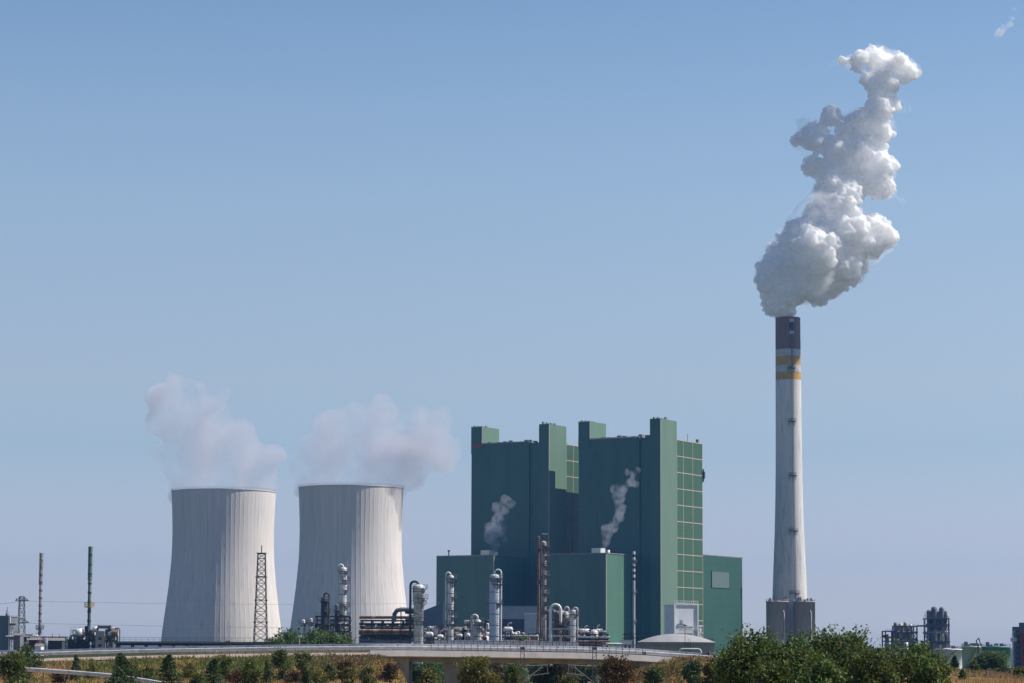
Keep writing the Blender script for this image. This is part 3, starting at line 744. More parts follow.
def lamp(px, py, Y, label, hgt=None):
    x = X(px, Y); t = thing("street_lamp", label, "street lamp", (x, Y, 0))
    zt = Z(py, Y, px); MB().tube([(0,0,0),(0,0,zt)], .06, 8).build("pole", steel, t)
    MB().box(-.28, .28, -.18, .18, zt-.12, zt+.22).build("lamp_head", white_paint, t)
lamp(299.5, 636.5, 340, "small lamp post with pale head before the grove of green trees")

# ================================================================== vegetation
lv_hedge = leaf_mat("hedge_leaves", [(.018,.04,.012),(.03,.07,.016),(.05,.10,.02),(.075,.14,.028),(.12,.19,.04),(.22,.25,.07),(.14,.12,.04)], .3)
lv_dark = leaf_mat("dark_green_leaves", [(.028,.055,.02),(.055,.095,.028),(.10,.14,.04)], .25)
lv_bush = leaf_mat("olive_leaves", [(.04,.065,.018),(.085,.12,.025),(.15,.17,.04)], .3)
lv_yel = leaf_mat("yellowing_leaves", [(.06,.08,.02),(.14,.15,.03),(.24,.20,.05)], .35)
lv_brown = leaf_mat("withered_leaves", [(.10,.055,.03),(.17,.095,.05),(.13,.10,.04),(.22,.13,.08)], .2)
lv_far = leaf_mat("grove_leaves", [(.06,.11,.035),(.10,.16,.05),(.15,.21,.07)], .3)
lv_rust = leaf_mat("rusty_leaves", [(.03,.035,.012),(.08,.055,.02),(.14,.07,.03)], .3)
bark = mat("bark", (.12,.09,.07), (.07,.055,.045), 2.0, rough=.95)

def leaves(c, n, size, rg, jit=.35):
    """n folded diamond leaves round centres c (n,3)"""
    d = rg.normal(size=(n,3)); d /= np.linalg.norm(d, axis=1)[:,None]
    e = rg.normal(size=(n,3)); e -= (e*d).sum(1)[:,None]*d; e /= np.linalg.norm(e, axis=1)[:,None]
    nn = np.cross(d, e); s = size*(1+jit*rg.normal(size=(n,1))).clip(.4, 1.9)
    p0 = c-d*s*.55; p1 = c+e*s*.34+nn*s*.10; p2 = c+d*s*.55; p3 = c-e*s*.34+nn*s*.10
    v = np.stack([p0,p1,p2,p3], 1).reshape(-1,3); i = np.arange(n)[:,None]*4
    f = np.concatenate([i+np.array([[0,1,2]]), i+np.array([[0,2,3]])], 0)
    return v, f
def plant(name, label, cat, px, Y, wpx, py_top, m, seed, n=2500, leaf=.12, kind="round", group=None, base=None, depth=None, clumps=16):
    rg = np.random.default_rng(seed); x0 = X(px, Y, 660); g = float(terrain(x0, Y)) if base is None else base
    w_ = wpx*Y/F/2; top = Z(py_top, Y, px); h = top-g; dp = depth or w_
    t = thing(name, label, cat, (x0, Y, g), 0, group)
    tr = MB()
    if kind == "round":
        cs = []
        nc = int(clumps*max(1, min(2.2, h/(1.6*w_))))
        for k in range(nc):
            a = rg.uniform(0, 6.28); q = math.sqrt(rg.uniform(0, 1)); zz = rg.uniform(.08, .86)
            env = math.sqrt(max(.12, 1-((zz-.36)/.66)**2))
            cs.append((math.cos(a)*q*w_*.78*env, math.sin(a)*q*dp*.78*env, zz*h, w_*rg.uniform(.26, .42)*(1.0 if clumps > 20 else 1.3)))
        cs.append((rg.uniform(-.2,.2)*w_, 0, h*.86, w_*.3))
        cs = np.array(cs); idx = rg.integers(0, len(cs), n)
        d = rg.normal(size=(n,3)); d /= np.linalg.norm(d, axis=1)[:,None]
        rad = cs[idx,3:4]*rg.uniform(.25, 1.0, (n,1))**.5*(1+.25*rg.normal(size=(n,1))).clip(.3,1.55)
        lump = 1+.38*np.sin(d[:,0:1]*5+idx[:,None]*1.7)*np.cos(d[:,2:3]*6+idx[:,None]*.9)
        c = cs[idx,:3]+d*rad*lump*np.array([1,1,min(1.0, h/(2*w_)+.3)])
        # twigs that stick out of the crown
        ntw = 34; k2 = []
        for k in range(ntw):
            ci = cs[rg.integers(0, len(cs))]; dd = rg.normal(size=3); dd[2] = abs(dd[2])+.3; dd /= np.linalg.norm(dd)
            L_ = ci[3]*rg.uniform(1.0, 1.75)
            for s_ in np.linspace(.5, 1, 9): k2.append(ci[:3]+dd*L_*s_+rg.normal(size=3)*.035*w_)
            tr.bar(tuple(ci[:3]), tuple(ci[:3]+dd*L_), .02*max(1, w_/2))
        c = np.concatenate([c, np.array(k2)]); c[:,2] = np.clip(c[:,2], .02, h*1.04)
        for k in range(min(len(cs), 9)):
            tr.tube([(0,0,h*.12),(cs[k,0]*.5, cs[k,1]*.5, cs[k,2]*.55),(cs[k,0], cs[k,1], cs[k,2])], [.03*h*.6,.02*h*.6,.008*h], 6)
        tr.tube([(0,0,-.3),(0,0,h*.35),(.1*w_,0,h*.7)], [.035*h,.025*h,.01*h], 8)
    else:                                                     # young pine or other pointed conifer
        zz = rg.uniform(0, 1, n)**.8; lay = np.round(zz*8)/8+rg.normal(size=n)*.03
        zz = zz*.65+lay*.35; env = (1-zz)**.75*.95+.05
        a = rg.uniform(0, 6.28, n); nb_ = rg.integers(0, 9, n); a = nb_*.7+rg.normal(size=n)*.16+lay*9; q = rg.uniform(.1, 1, n)**.6*(.75+.4*rg.random(n))
        bul = 1+.30*np.sin(a*2+seed)+.22*np.sin(a*3+zz*7+seed*1.7)+.18*np.sin(zz*19+seed+a)
        c = np.stack([np.cos(a)*q*w_*env*bul+.10*w_*np.sin(zz*5+seed), np.sin(a)*q*dp*env*bul, h*(.04+.96*zz)+q*env*h*.05], -1)
        tr.tube([(0,0,-.3),(0,0,h*.96)], [.03*h,.005*h], 8)
        for k in range(30):
            z = .08+.85*k/30; e = (1-z)**.75*.9; a = k*2.4; tr.bar((0,0,h*z), (math.cos(a)*w_*e, math.sin(a)*dp*e, h*(z+.05)), .02*h*.3)
    v, f = leaves(c, len(c), leaf, rg)
    tr.build("trunk", bark, t)
    np_mesh("crown", v, f, m, t)
    return t
# foreground hedge of young trees at the right
G = "leafy young trees in front of the chimney"
for i, (px, Y, wp, py, m, n, lb) in enumerate([
 (750, 122, 84, 627.5, lv_hedge, 15000, "leafy tree before the green building and the first silo"),
 (733, 128, 46, 645, lv_bush, 5500, "lower leafy tree at the domed tank's end of the hedge"),
 (795, 115, 78, 630.5, lv_hedge, 15000, "leafy tree directly below the two chimney silos"),
 (838, 124, 90, 628.5, lv_hedge, 15000, "leafy tree with a tall sprig, just right of the silos"),
 (872, 112, 60, 641, lv_bush, 9000, "leafy tree filling the gap below the teal shed"),
 (908, 120, 84, 639.5, lv_hedge, 14000, "leafy tree before the grey refinery frames, last of the hedge"),
 (820, 108, 60, 655, lv_hedge, 9000, "low leafy bush-like tree in front of the hedge below the chimney"),
 (770, 109, 60, 657, lv_bush, 9000, "low spreading tree in front of the hedge below the green building"),
 (932, 113, 46, 655, lv_hedge, 6000, "low leafy tree at the open field's end of the hedge")]):
    plant("broadleaf_tree", lb, "tree", px, Y, wp, py, m, 1+i, n, .135, group=G, clumps=34)
# bushes and young pines on the near slope: (px, Y, width px, top py, material, kind, leaves, label)
B = [
 (27, 255, 32, 644, lv_dark, "round", 2600, "dark bush at the far left end below the grey building"),
 (12, 205, 44, 654, lv_bush, "round", 3200, "olive bush at the corner, before the dark one"),
 (75.5, 250, 17, 655.5, lv_dark, "cone", 900, "small dark pine between the two guardrails"),
 (122, 222, 38, 653.5, lv_dark, "cone", 2600, "largest young pine, behind the lower guardrail"),
 (134, 236, 18, 664, lv_yel, "round", 700, "small yellowish bush leaning on the largest young pine"),
 (169.5, 224, 26, 655, lv_dark, "cone", 1700, "dark young pine before the left cooling tower"),
 (214, 232, 24, 659, lv_dark, "cone", 1500, "dark young pine below the middle of the left cooling tower"),
 (227, 250, 18, 656.5, lv_bush, "round", 900, "small olive bush behind a young pine below the left cooling tower"),
 (252, 226, 22, 660, lv_bush, "round", 1500, "olive bush below the lattice mast"),
 (267, 240, 15, 661, lv_dark, "cone", 800, "little dark pine to the right below the lattice mast"),
 (283, 252, 26, 648.5, lv_bush, "round", 2000, "green bush reaching up to the guardrail beside the lattice mast"),
 (305, 256, 22, 651, lv_bush, "round", 1600, "green bush reaching to the guardrail below the grove"),
 (307, 222, 17, 672, lv_dark, "cone", 800, "tiny dark pine below the two green bushes"),
 (329.5, 250, 11, 663, lv_dark, "round", 500, "little round dark bush on the brown slope"),
 (348, 232, 18, 668, lv_yel, "round", 1200, "yellow green bush at the foot of the brown mound"),
 (368, 228, 18, 665, lv_bush, "round", 1400, "olive bush at the foot of the bridge abutment"),
 (428, 290, 24, 668, lv_yel, "round", 1400, "yellow green bush in the shade between abutment and pier"),
 (441, 420, 26, 660, lv_far, "round", 1200, "distant green bush seen under the bridge, left of the pier"),
 (480, 205, 42, 658.5, lv_yel, "round", 4500, "dense yellow green bush before the bridge pier"),
 (512, 210, 18, 663, lv_bush, "round", 1400, "slender olive bush left of a railway mast"),
 (546, 300, 24, 666, lv_dark, "round", 1500, "dark bush under the bridge between the two railway masts"),
 (568, 218, 20, 672, lv_bush, "round", 1000, "low bush between the two railway masts"),
 (616, 196, 44, 657, lv_rust, "round", 4800, "dark rust-tinged bush before the bridge, right of a railway mast"),
 (655, 214, 26, 664, lv_dark, "round", 2000, "dark green bush at the foot of the brown hill"),
 (694, 222, 26, 661, lv_dark, "round", 2000, "dark bush on the brown hill"),
 (713, 200, 24, 658, lv_rust, "round", 2200, "rust-tinged bush between the brown hill and the hedge"),
 (954, 330, 14, 656, lv_dark, "cone", 1100, "dark conifer before the white tank"),
 (962, 290, 10, 670, lv_dark, "cone", 500, "tiny conifer beside the dark one before the white tank"),
 (974, 335, 12, 660, lv_bush, "round", 900, "small dark bush before the first green tank"),
 (991, 400, 34, 652.5, lv_far, "round", 5000, "wide soft green willow before the second green tank"),
 (1005, 330, 26, 669, lv_dark, "round", 1100, "low dark hedge bush before the willow"),
 (1022, 300, 18, 668, lv_yel, "round", 900, "yellow green bush below the red and blue building"),
 (228, 380, 9, 635.5, lv_bush, "round", 600, "small green tree before the foot of the left cooling tower"),
 (177, 420, 12, 643, lv_yel, "round", 400, "low yellowish bush at the foot of the left cooling tower"),
 (246, 395, 8, 640, lv_far, "round", 300, "tiny bush beside the foot of the lattice mast"),
]
for i, (px, Y, wp, py, m, kd, n, lb) in enumerate(B):
    plant("young_pine" if kd == "cone" else "bush", lb, "pine" if kd == "cone" else "bush", px, Y, wp, py, m, 40+i, int(n*1.7), .17 if Y < 260 else .25, kd, clumps=12)
G = "grove of green trees behind the road"
for i, (px, Y, wp, py, lb) in enumerate([(275, 430, 34, 632, "first low tree of the grove, next to the lattice mast"), (291, 440, 40, 627.5, "rounded tree of the grove behind the small lamp"),
      (309, 436, 44, 626.0, "tallest tree in the middle of the grove"), (327, 438, 42, 627.5, "rounded tree of the grove under the blackened column"), (343, 432, 34, 631.5, "lowest tree of the grove, beside the long pipe rack")]):
    plant("deciduous_tree", lb, "tree", px, Y, wp, py, lv_far, 90+i, 6500, .34, "round", group=G, clumps=26)
for i, (px, Y, wp, py, lb) in enumerate([(521, 560, 22, 633.5, "low green bush behind the bridge, left of the rusty column"), (541, 570, 20, 636, "low green bush behind the bridge at the foot of the rusty column")]):
    plant("bush", lb, "bush", px, Y, wp, py, lv_far, 100+i, 1500, .4, "round", group="bushes behind the noise barrier", clumps=12)

G = "dark shrubs seen under the bridge"
for i, (px, wp, py, m, lb) in enumerate([(415,22,664,lv_dark,"dark shrub beyond the bridge, beside the abutment"),(428,30,661,lv_far,"green shrub beyond the bridge, left of the pier"),(468,30,662,lv_dark,"dark shrub beyond the bridge, right of the pier"),
     (492,34,661,lv_rust,"brownish shrub beyond the bridge, behind the dense yellow green bush"),(515,30,661.5,lv_far,"green shrub beyond the bridge, behind the first railway mast"),(538,34,662,lv_dark,"dark shrub beyond the bridge, between the railway masts"),
     (562,34,661,lv_rust,"rusty shrub beyond the bridge, between the railway masts"),(586,30,662,lv_dark,"dark shrub beyond the bridge, left of the second railway mast"),(612,34,663,lv_far,"green shrub beyond the bridge, right of the second railway mast"),(638,34,664,lv_dark,"dark shrub beyond the bridge, by the far end")]):
    plant("shrub", lb, "shrub", px, 345+9*(i % 4), wp, py, m, 120+i, 3200, .26, "round", group=G, clumps=16)
plant("shrub", "low green shrub at the foot of the pipe bridge, before the left cooling tower", "shrub", 205, 400, 16, 644, lv_far, 140, 900, .3, "round")
_r = random.Random(21)
for i, (px, Y, wp, py, m, lb) in enumerate([(93,262,16,664,lv_yel,"low scrub patch left of the largest young pine, near the verge"),(150,246,20,668,lv_bush,"low scrub patch between the largest pine and its right neighbour"),(190,262,18,664,lv_yel,"low yellowish scrub patch below the left cooling tower's middle"),
     (238,240,20,671,lv_brown,"low brown scrub patch left of the bush below the lattice mast"),(293,238,18,671,lv_brown,"low brown scrub patch below the two guardrail bushes"),(320,236,20,672,lv_yel,"low yellowish scrub patch on the brown slope, right of the tiny pine"),
     (345,262,22,661,lv_rust,"low rusty scrub patch below the verge near the bridge"),(390,268,22,664,lv_rust,"low rusty scrub patch on the mound by the abutment"),(60,236,20,672,lv_brown,"low brown scrub patch below the lower guardrail"),(200,222,20,675,lv_bush,"low olive scrub patch at the lower slope between two pines")]):
    plant("scrub", lb, "scrub", px, Y, wp, py, m, 160+i, 1500, .16, "round", group="low scrub on the slope", clumps=14)
def scatter_plants():
    """withered undergrowth on the mound and hill, tufts of dry grass over the slope"""
    rg = np.random.default_rng(5)
    def put(name, label, boxes, m, leaf, hgt, seed):
        vs = []; fs = []; off = 0
        for (p0, p1, y0, y1, n) in boxes:
            cl = max(6, n//60); cy_ = rg.uniform(y0, y1, cl); cx = np.array([X(rg.uniform(p0, p1), yy) for yy in cy_])
            i = rg.integers(0, cl, n); x = cx[i]+rg.normal(size=n)*.5; y = cy_[i]+rg.normal(size=n)*.5
            hh = (hgt*(.4+.9*rg.random(cl)))[i]; z = terrain(x, y)+hh*rg.random(n)**.8
            v, f = leaves(np.stack([x,y,z], -1), n, leaf, rg); vs.append(v); fs.append(f+off); off += len(v)
        o = np_mesh(name, np.concatenate(vs), np.concatenate(fs), m); tag(o, label, "undergrowth", None, "stuff")
    put("undergrowth", "withered brown undergrowth on the mound and the hill beside the bridge", [(338,405,262,290,7000),(630,712,245,272,8000),(300,350,262,290,2000),(410,600,330,420,6000),(650,720,205,240,2500)], lv_brown, .16, .55, 1)
    put("weeds", "green weeds scattered over the slope and the cutting", [(40,340,262,292,3500),(410,640,225,290,5000),(0,340,228,260,2500),(940,1030,290,340,2000)], lv_yel, .2, .6, 2)
scatter_plants()
grass_g = leaf_mat("green_grass_blades", [(.06,.09,.02),(.11,.14,.03),(.16,.17,.05),(.22,.19,.07)], .3)
grass_y = leaf_mat("straw_grass_blades", [(.26,.17,.05),(.42,.27,.09),(.50,.36,.16),(.34,.23,.07)], .3)
grass_r = leaf_mat("reddish_grass_blades", [(.25,.13,.065),(.36,.19,.095),(.40,.25,.14),(.30,.18,.08)], .3)
def grass():
    rg = np.random.default_rng(9); V = [[], [], []]
    for (p0, p1, y0, y1, n, h) in ((-10, 420, 222, 294, 80000, .36), (600, 730, 215, 285, 16000, .4), (925, 1035, 240, 420, 16000, .5), (405, 610, 215, 300, 9000, .35)):
        y = rg.uniform(y0, y1, n); px = rg.uniform(p0, p1, n); x = (px-512)/F*y*1.003
        big = (vnoise(x, y*.35, 6.0)-.5)*3
        keep = (vnoise(x+50, y*.5, 4.0)-.5)*2.5+rg.normal(size=n)*.4 > -.35; x, y, big = x[keep], y[keep], big[keep]; n = len(x)
        up = np.clip((y-262)/28, 0, 1)*(px[keep] < 430)                       # greener towards the road
        q = big+rg.normal(size=n)*.25
        gq = (vnoise(x+200, y*.4, 7.0)-.5)*3+rg.normal(size=n)*.25
        kind = np.where(up*1.2+gq*.9 > .62, 0, np.where(q > -.25, 1, 2))
        z = terrain(x, y); a = rg.uniform(0, 6.28, n); hh = h*(.5+rg.random(n))*(.6+.9*vnoise(x+90, y, 3.0)); wd = .05+.06*rg.random(n)
        dx = np.cos(a)*wd; dy = np.sin(a)*wd; lx = rg.normal(size=n)*.15; ly = rg.normal(size=n)*.15
        tri = np.stack([np.stack([x-dx,y-dy,z-.05],-1), np.stack([x+dx,y+dy,z-.05],-1), np.stack([x+lx,y+ly,z+hh],-1)], 1)
        for k in range(3): V[k].append(tri[kind == k].reshape(-1,3))
    for k, (nm, m, lb) in enumerate((("green_grass", grass_g, "greenish grass below the guardrail of the upper road"), ("dry_grass", grass_y, "straw coloured dry grass on the slope"), ("brown_grass", grass_r, "reddish brown dry grass in patches on the slope"))):
        v = np.concatenate(V[k]); o = np_mesh(nm, v, np.arange(len(v)).reshape(-1,3), m); tag(o, lb, "grass", None, "stuff")
grass()
# ================================================================== refinery and works in the middle distance
def hpt(px, py, Y, x0): p = at(px, py, Y); return (p.x-x0, 0.0, p.z)
def column_vessel(name, label, px, pyt, Y, wpx, m, plats=(), pipe=None, dome=.6, bands=True, widen=None, group=None, ladder=True):
    x = X(px, Y, (pyt+645)/2); r = wpx*Y/F/2; zt = Z(pyt, Y, px)
    t = thing(name, label, "column", (x, Y, 0), 0, group)
    prof = [(r*.98,0),(r*.98,3.0),(r,3.2)]
    if widen: zw = Z(widen[0], Y, px); rw = widen[1]*Y/F/2; prof += [(r,zw-.25),(rw,zw)]; re = rw
    else: re = r
    top = zt-re*dome; prof += [(re,top)]
    for k in range(1, 6): a = k/5*math.pi/2; prof.append((max(re*math.cos(a),.01), top+re*dome*math.sin(a)))
    sh = MB().lathe(prof, 24).build("shell", m, t)
    if bands:
        b = MB()
        k = 4.0
        while k < top-1:
            rr = re if (widen and k > Z(widen[0], Y, px)) else r
            b.lathe([(rr+.01,k),(rr+.06,k+.02),(rr+.06,k+.2),(rr+.01,k+.22)], 24); k += 3.2
        b.build("seam_bands", mid_steel, t)
    for i, q in enumerate(plats):
        z = Z(q, Y, px); rr = (re if (widen and z > Z(widen[0], Y, px)-.5) else r)
        a0 = R(-150+37*i % 90); a1 = a0+R(230)
        b = MB().ring(rr, rr+1.0, z-.12, z, 14, (0,0), a0, a1).railing(rr+.95, z, 1.1, 10, .07, (0,0), a0, a1)
        for a in (a0+.4, (a0+a1)/2, a1-.4): b.bar((rr*math.cos(a), rr*math.sin(a), z-1.2), ((rr+.9)*math.cos(a), (rr+.9)*math.sin(a), z-.1), .12)
        b.build("platform", dark_steel if i % 2 else mid_steel, t)
    if ladder:
        b = MB(); a = R(-50); ca, sa = math.cos(a)*(re+.3), math.sin(a)*(re+.3)
        for o in (-.25, .25): b.bar((ca+o, sa, 0), (ca+o, sa, top), .07)
        z = 1
        while z < top: b.bar((ca-.25, sa, z), (ca+.25, sa, z), .05); z += .6
        z = 3
        while z < top: b.ring(.42, .46, z, z+.08, 8, (ca, sa-.35)); z += 1.6
        b.build("ladder", dark_steel, t)
    if pipe:                       # overhead line: up over the head and down one side
        for (side, rp, ztop, mm) in pipe:
            xs = side*(re+rp+.25); zz = Z(ztop, Y, px); hr = abs(xs)/2
            pts = [(0,-.2,top+.2),(0,-.2,zz-hr)]
            for k in range(1, 8): a = math.pi*k/8; pts.append((xs/2-math.cos(a)*xs/2, -.2, zz-hr+math.sin(a)*hr))
            pts += [(xs,-.2,zz-hr),(xs,-.2,2)]
            MB().tube(pts, rp, 10).build("overhead_pipe", mm, t)
    return t
alu_rust = mix_over(mat("rust_streaked_steel", (.50,.44,.40), (.34,.26,.22), 1.0, (1,1,.4), .6), (.16,.09,.06), .8, (1,1,.4), .5, .65, amount=.85)
# ---- vessels between the cooling tower and the green building
column_vessel("distillation_column", "dark blackened column on the steel frame before the right cooling tower", 324, 597, 735, 6.4, dark_steel, (601,612,624), [(1,.25,593,dark_steel)])
column_vessel("distillation_column", "tall slim silver column with white bent overhead pipe before the right cooling tower", 343, 567, 740, 7.5, alu, (571,580,590,606,616), [(-1,.26,564.5,white_paint)])
column_vessel("distillation_column", "short thin column on the steel frame, left of the tall slim silver one", 336.5, 604, 738, 3.5, mid_steel, (610,618), None)
column_vessel("small_column", "tiny pale vessel rising from the grove, farther from the blackened column", 303, 619.5, 730, 4, alu, (623,), None, group="pair of tiny vessels above the grove")
column_vessel("small_column", "tiny pale vessel rising from the grove, closer to the blackened column", 310.5, 618, 730, 4, steel, (622,), None, group="pair of tiny vessels above the grove")
column_vessel("distillation_column", "thick silver column with wide head and dark bent pipes, right of the long pipe rack", 418.5, 584, 700, 9.6, alu, (588.5,598,604,621), [(-1,.36,581.5,dark_steel)], widen=(601.5,12.2))
column_vessel("distillation_column", "slender silver column with white side pipe before the shaded annexe", 450.5, 575, 720, 6.2, alu, (578,583,597,610,617,624), [(-1,.25,572.5,white_paint)])
column_vessel("stripper_column", "short stout metal vessel with bent pipe between the slender and the blue grey column", 477.5, 619, 715, 7.5, steel, (622,628), [(-1,.35,615,steel)], .8)
column_vessel("stripper_column", "short narrow vessel hugging the short stout one", 471, 619, 722, 3.2, rust, (625,), None, .8)
column_vessel("distillation_column", "blue grey smooth column with ring pipe on its head before the shaded annexe", 494.5, 574, 700, 10.2, alu_blue, (578,584,603), [(1,.2,569.5,white_paint)], .5)
column_vessel("distillation_column", "tallest column, rusty and narrow, before the sunlit annexe", 543.5, 541, 745, 5.6, alu_rust, (546,549,556,566,575,585,593,602,610), None, .7)
column_vessel("distillation_column", "second rusty pipe-like column hugging the tallest one", 538.5, 536, 742, 2.4, rust, (548,580), None, .7)
column_vessel("reactor_vessel", "rusty reactor vessel under a round silver pipe arch", 558, 611, 705, 8, rust, (616,625), None, .7)
column_vessel("reactor_vessel", "narrow vessel with dark head between pipe arch and silver column", 564.8, 612, 712, 4.2, steel, (617,), [(1,.25,607,steel)], .7)
column_vessel("reactor_vessel", "silver column with bulging base at the end of the pipe arch", 573, 609.5, 700, 6, alu, (614,), [(1,.2,607.5,steel)], .6)
def pipe_arch_big():
    Y = 698; x0 = X(555.5, Y); t = thing("pipe_arch", "tall round silver pipe arch right of the rusty columns", "pipe arch", (x0, Y, 0))
    r = 5*Y/F; zt = Z(604.5, Y); pts = [(-r,0,0),(-r,0,zt-r)]
    for k in range(1, 10): a = math.pi*k/10; pts.append((-r*math.cos(a), 0, zt-r+r*math.sin(a)))
    pts += [(r,0,zt-r),(r,0,zt-r-3.5)]
    MB().tube(pts, .42, 12).build("pipe", alu, t)
    MB().bar((-r-1.6,.3,0), (-r-1.6,.3,zt-4), .3).bar((r+.9,.3,0), (r+.9,.3,zt-4), .3).bar((-r-1.6,.3,zt-4), (r+.9,.3,zt-4), .3).build("support", mid_steel, t)
pipe_arch_big()
def flag_light():
    Y = 744; x = X(543.5, Y, 534); t = thing("vent_pipe", "small white cross-bar pipe over the tallest rusty column", "vent pipe", (X(545, Y, 540), Y+1.5, 0))
    zt = Z(533.6, Y); MB().bar((0,0,0), (0,0,zt), .18).build("pipe", rust, t)
    MB().box(-.9, .9, -.12, .12, zt-.12, zt+.18).build("crossbar", white_paint, t)
flag_light()

# ---- steel frames and pipe racks
def steel_frame(name, label, px0, px1, pyt, Y, levels, bays, m, depth=6, t_=.35, base_py=None, brace=True, cat="steel frame", rail=True, pipes=()):
    x0 = X(px0, Y); x1 = X(px1, Y); xc = (x0+x1)/2; w_ = (x1-x0)/2
    t = thing(name, label, cat, (xc, Y, 0)); b = MB(); zt = Z(pyt, Y)
    for k in range(bays+1):
        x = -w_+2*w_*k/bays
        for y in (0, depth): b.bar((x, y, 0), (x, y, zt), t_)
    zs = [Z(q, Y) for q in levels]
    for z in zs:
        for y in (0, depth): b.bar((-w_, y, z), (w_, y, z), t_)
        for k in range(bays+1): x = -w_+2*w_*k/bays; b.bar((x, 0, z), (x, depth, z), t_*.8)
    b.build("frame", m, t)
    if brace:
        b = MB(); zz = sorted(zs+[0])
        for i in range(len(zz)-1):
            for k in range(bays):
                if (i+k) % 2 == 0:
                    a = -w_+2*w_*k/bays; c = -w_+2*w_*(k+1)/bays
                    b.bar((a, -.05, zz[i]), (c, -.05, zz[i+1]), t_*.5); b.bar((c, -.1, zz[i]), (a, -.1, zz[i+1]), t_*.5)
        b.build("bracing", m, t)
    if rail:
        b = MB(); n = max(4, int(2*w_/1.5)); z = zt
        for k in range(n+1): b.bar((-w_+2*w_*k/n, -.2, z), (-w_+2*w_*k/n, -.2, z+1.1), .07)
        b.bar((-w_, -.2, z+1.1), (w_, -.2, z+1.1), .08); b.bar((-w_, -.2, z+.55), (w_, -.2, z+.55), .06)
        b.build("railing", mid_steel, t)
    for (q, y, r, mm) in pipes:
        MB().tube([(-w_-.6, y, Z(q, Y)), (w_+.6, y, Z(q, Y))], r, 8).build("pipe", mm, t)
    return t
steel_frame("steel_frame", "dark steel frame round the blackened and slim columns before the right cooling tower", 315.5, 349, 616.5, 736, (617,625,632,640), 3, dark_steel, pipes=((626,1,.3,rust),(633,2,.3,steel),(621,3,.25,mid_steel)))
steel_frame("pipe_rack", "long dark two-storey pipe rack before the foot of the right cooling tower", 361, 413, 620.5, 712, (621,629,636,643), 5, dark_steel, 8, .4, brace=False, cat="pipe rack",
    pipes=((617.8,1,.45,rust),(624.5,0,.3,dark_steel),(627,3,.35,mid_steel),(631.5,-.6,.55,rust),(634,-.4,.4,rust),(638,-.5,.35,dark_steel),(641,0,.45,mid_steel),(644,-.5,.3,steel)))
def air_coolers(px0, px1, n, py, Y, label):
    for k in range(n):
        px = px0+(px1-px0)*(k+.5)/n; w_ = (px1-px0)/n*.42*Y/F; z = Z(py, Y)
        t = thing("air_cooler", "%s air cooler box on the long dark pipe rack, %s" % (["first", "second", "third", "fourth"][k], label), "air cooler", (X(px, Y), Y+3, z), 0, "air cooler boxes on the pipe rack")
        MB().box(-w_, w_, -2.5, 2.5, 0, .7).build("tube_bundle", steel, t)
        b = MB().lathe([(w_*.7,-.8),(w_*.7,0)], 16); b.build("fan_ring", white_paint, t)
        MB().box(-w_, w_, -2.6, -2.5, .7, 1.0).build("louvre", mid_steel, t)
air_coolers(364, 411, 4, 628.9, 712, "counted from the grove")
def header_pipe():
    Y = 708; t = thing("header_pipe", "dark bent pipe rising from the long rack to the thick silver column", "pipe", (X(396, Y), Y, 0))
    g = lambda px, py: hpt(px, py, Y, X(396, Y))
    MB().tube([g(394,622), g(394.5,614), g(397,610.5), g(401,609.5), g(414,609.8)], .65, 10).build("bend", mid_steel, t)
    MB().tube([g(405,612.5), g(416,612.5)], .4, 8).build("branch", dark_steel, t)
    MB().bar(g(392,645), g(392,618), .3).bar(g(401,645), g(401,610), .3).build("support", dark_steel, t)
header_pipe()
steel_frame("steel_frame", "low cluttered pipe frame between the thick silver and the slender column", 423, 447, 627, 735, (628,636), 4, mid_steel, 6, .25, cat="steel frame", pipes=((630,0,.4,alu),(633.5,1,.35,rust),(638,0,.5,alu),(641,-.5,.3,white_paint)))
steel_frame("steel_frame", "low pipe frame between the slender and the blue grey column", 455, 489, 629, 735, (630,637), 5, mid_steel, 6, .25, cat="steel frame", pipes=((628.5,0,.35,white_paint),(633,1,.35,steel),(638,0,.5,alu),(641,-.5,.3,rust)))
steel_frame("steel_frame", "low dark pipe frame right of the blue grey column", 500, 536, 633, 735, (634,640), 5, dark_steel, 6, .25, cat="steel frame", pipes=((636,0,.35,steel),(641,-.5,.3,rust)))
steel_frame("steel_frame", "rust-streaked frame of rods round the reactor vessels under the pipe arch", 550, 577, 614, 703, (615,624,633), 4, mid_steel, 5, .22, pipes=((619,-.3,.25,rust),(629,-.3,.3,steel),(636,-.3,.35,alu)))
steel_frame("pump_station", "dark low frame full of silver tanks before the sunlit annexe's end wall", 577, 608, 634, 700, (634,639,644), 5, dark_steel, 5, .3, brace=False, cat="steel frame", pipes=((641,-.3,.3,rust),(637,0,.3,steel)))
def drum(px, py, Y, wpx, hpx, m, label, saddle=True):
    x = X(px, Y); z = Z(py, Y); r = hpx*Y/F/2; L = wpx*Y/F/2
    t = thing("pressure_vessel", label, "vessel", (x, Y, 0)); b = MB(); n = 18; ring = []
    prof = [(-L,.01),(-L+r*.15,r*.6),(-L+r*.5,r*.93),(-L+r*.8,r),(L-r*.8,r),(L-r*.5,r*.93),(L-r*.15,r*.6),(L,.01)]
    b.tube([(a,0,z) for a, q in prof], [q for a, q in prof], 18, False); b.build("shell", m, t)
    b = MB()
    for q in (-.55, .55): b.box(q*L-.2, q*L+.2, -r*.8, r*.8, 0, z-r*.6)
    b.build("saddle", mid_steel, t)
    MB().tube([(0,0,z+r*.9),(0,0,z+r+.8),(L*.3,0,z+r+1.1),(L*.8,0,z+r+1.1)], .14, 8).build("nozzle_pipe", steel, t)
drum(429, 635, 715, 9, 6, alu, "silver horizontal vessel at the foot of the thick silver column")
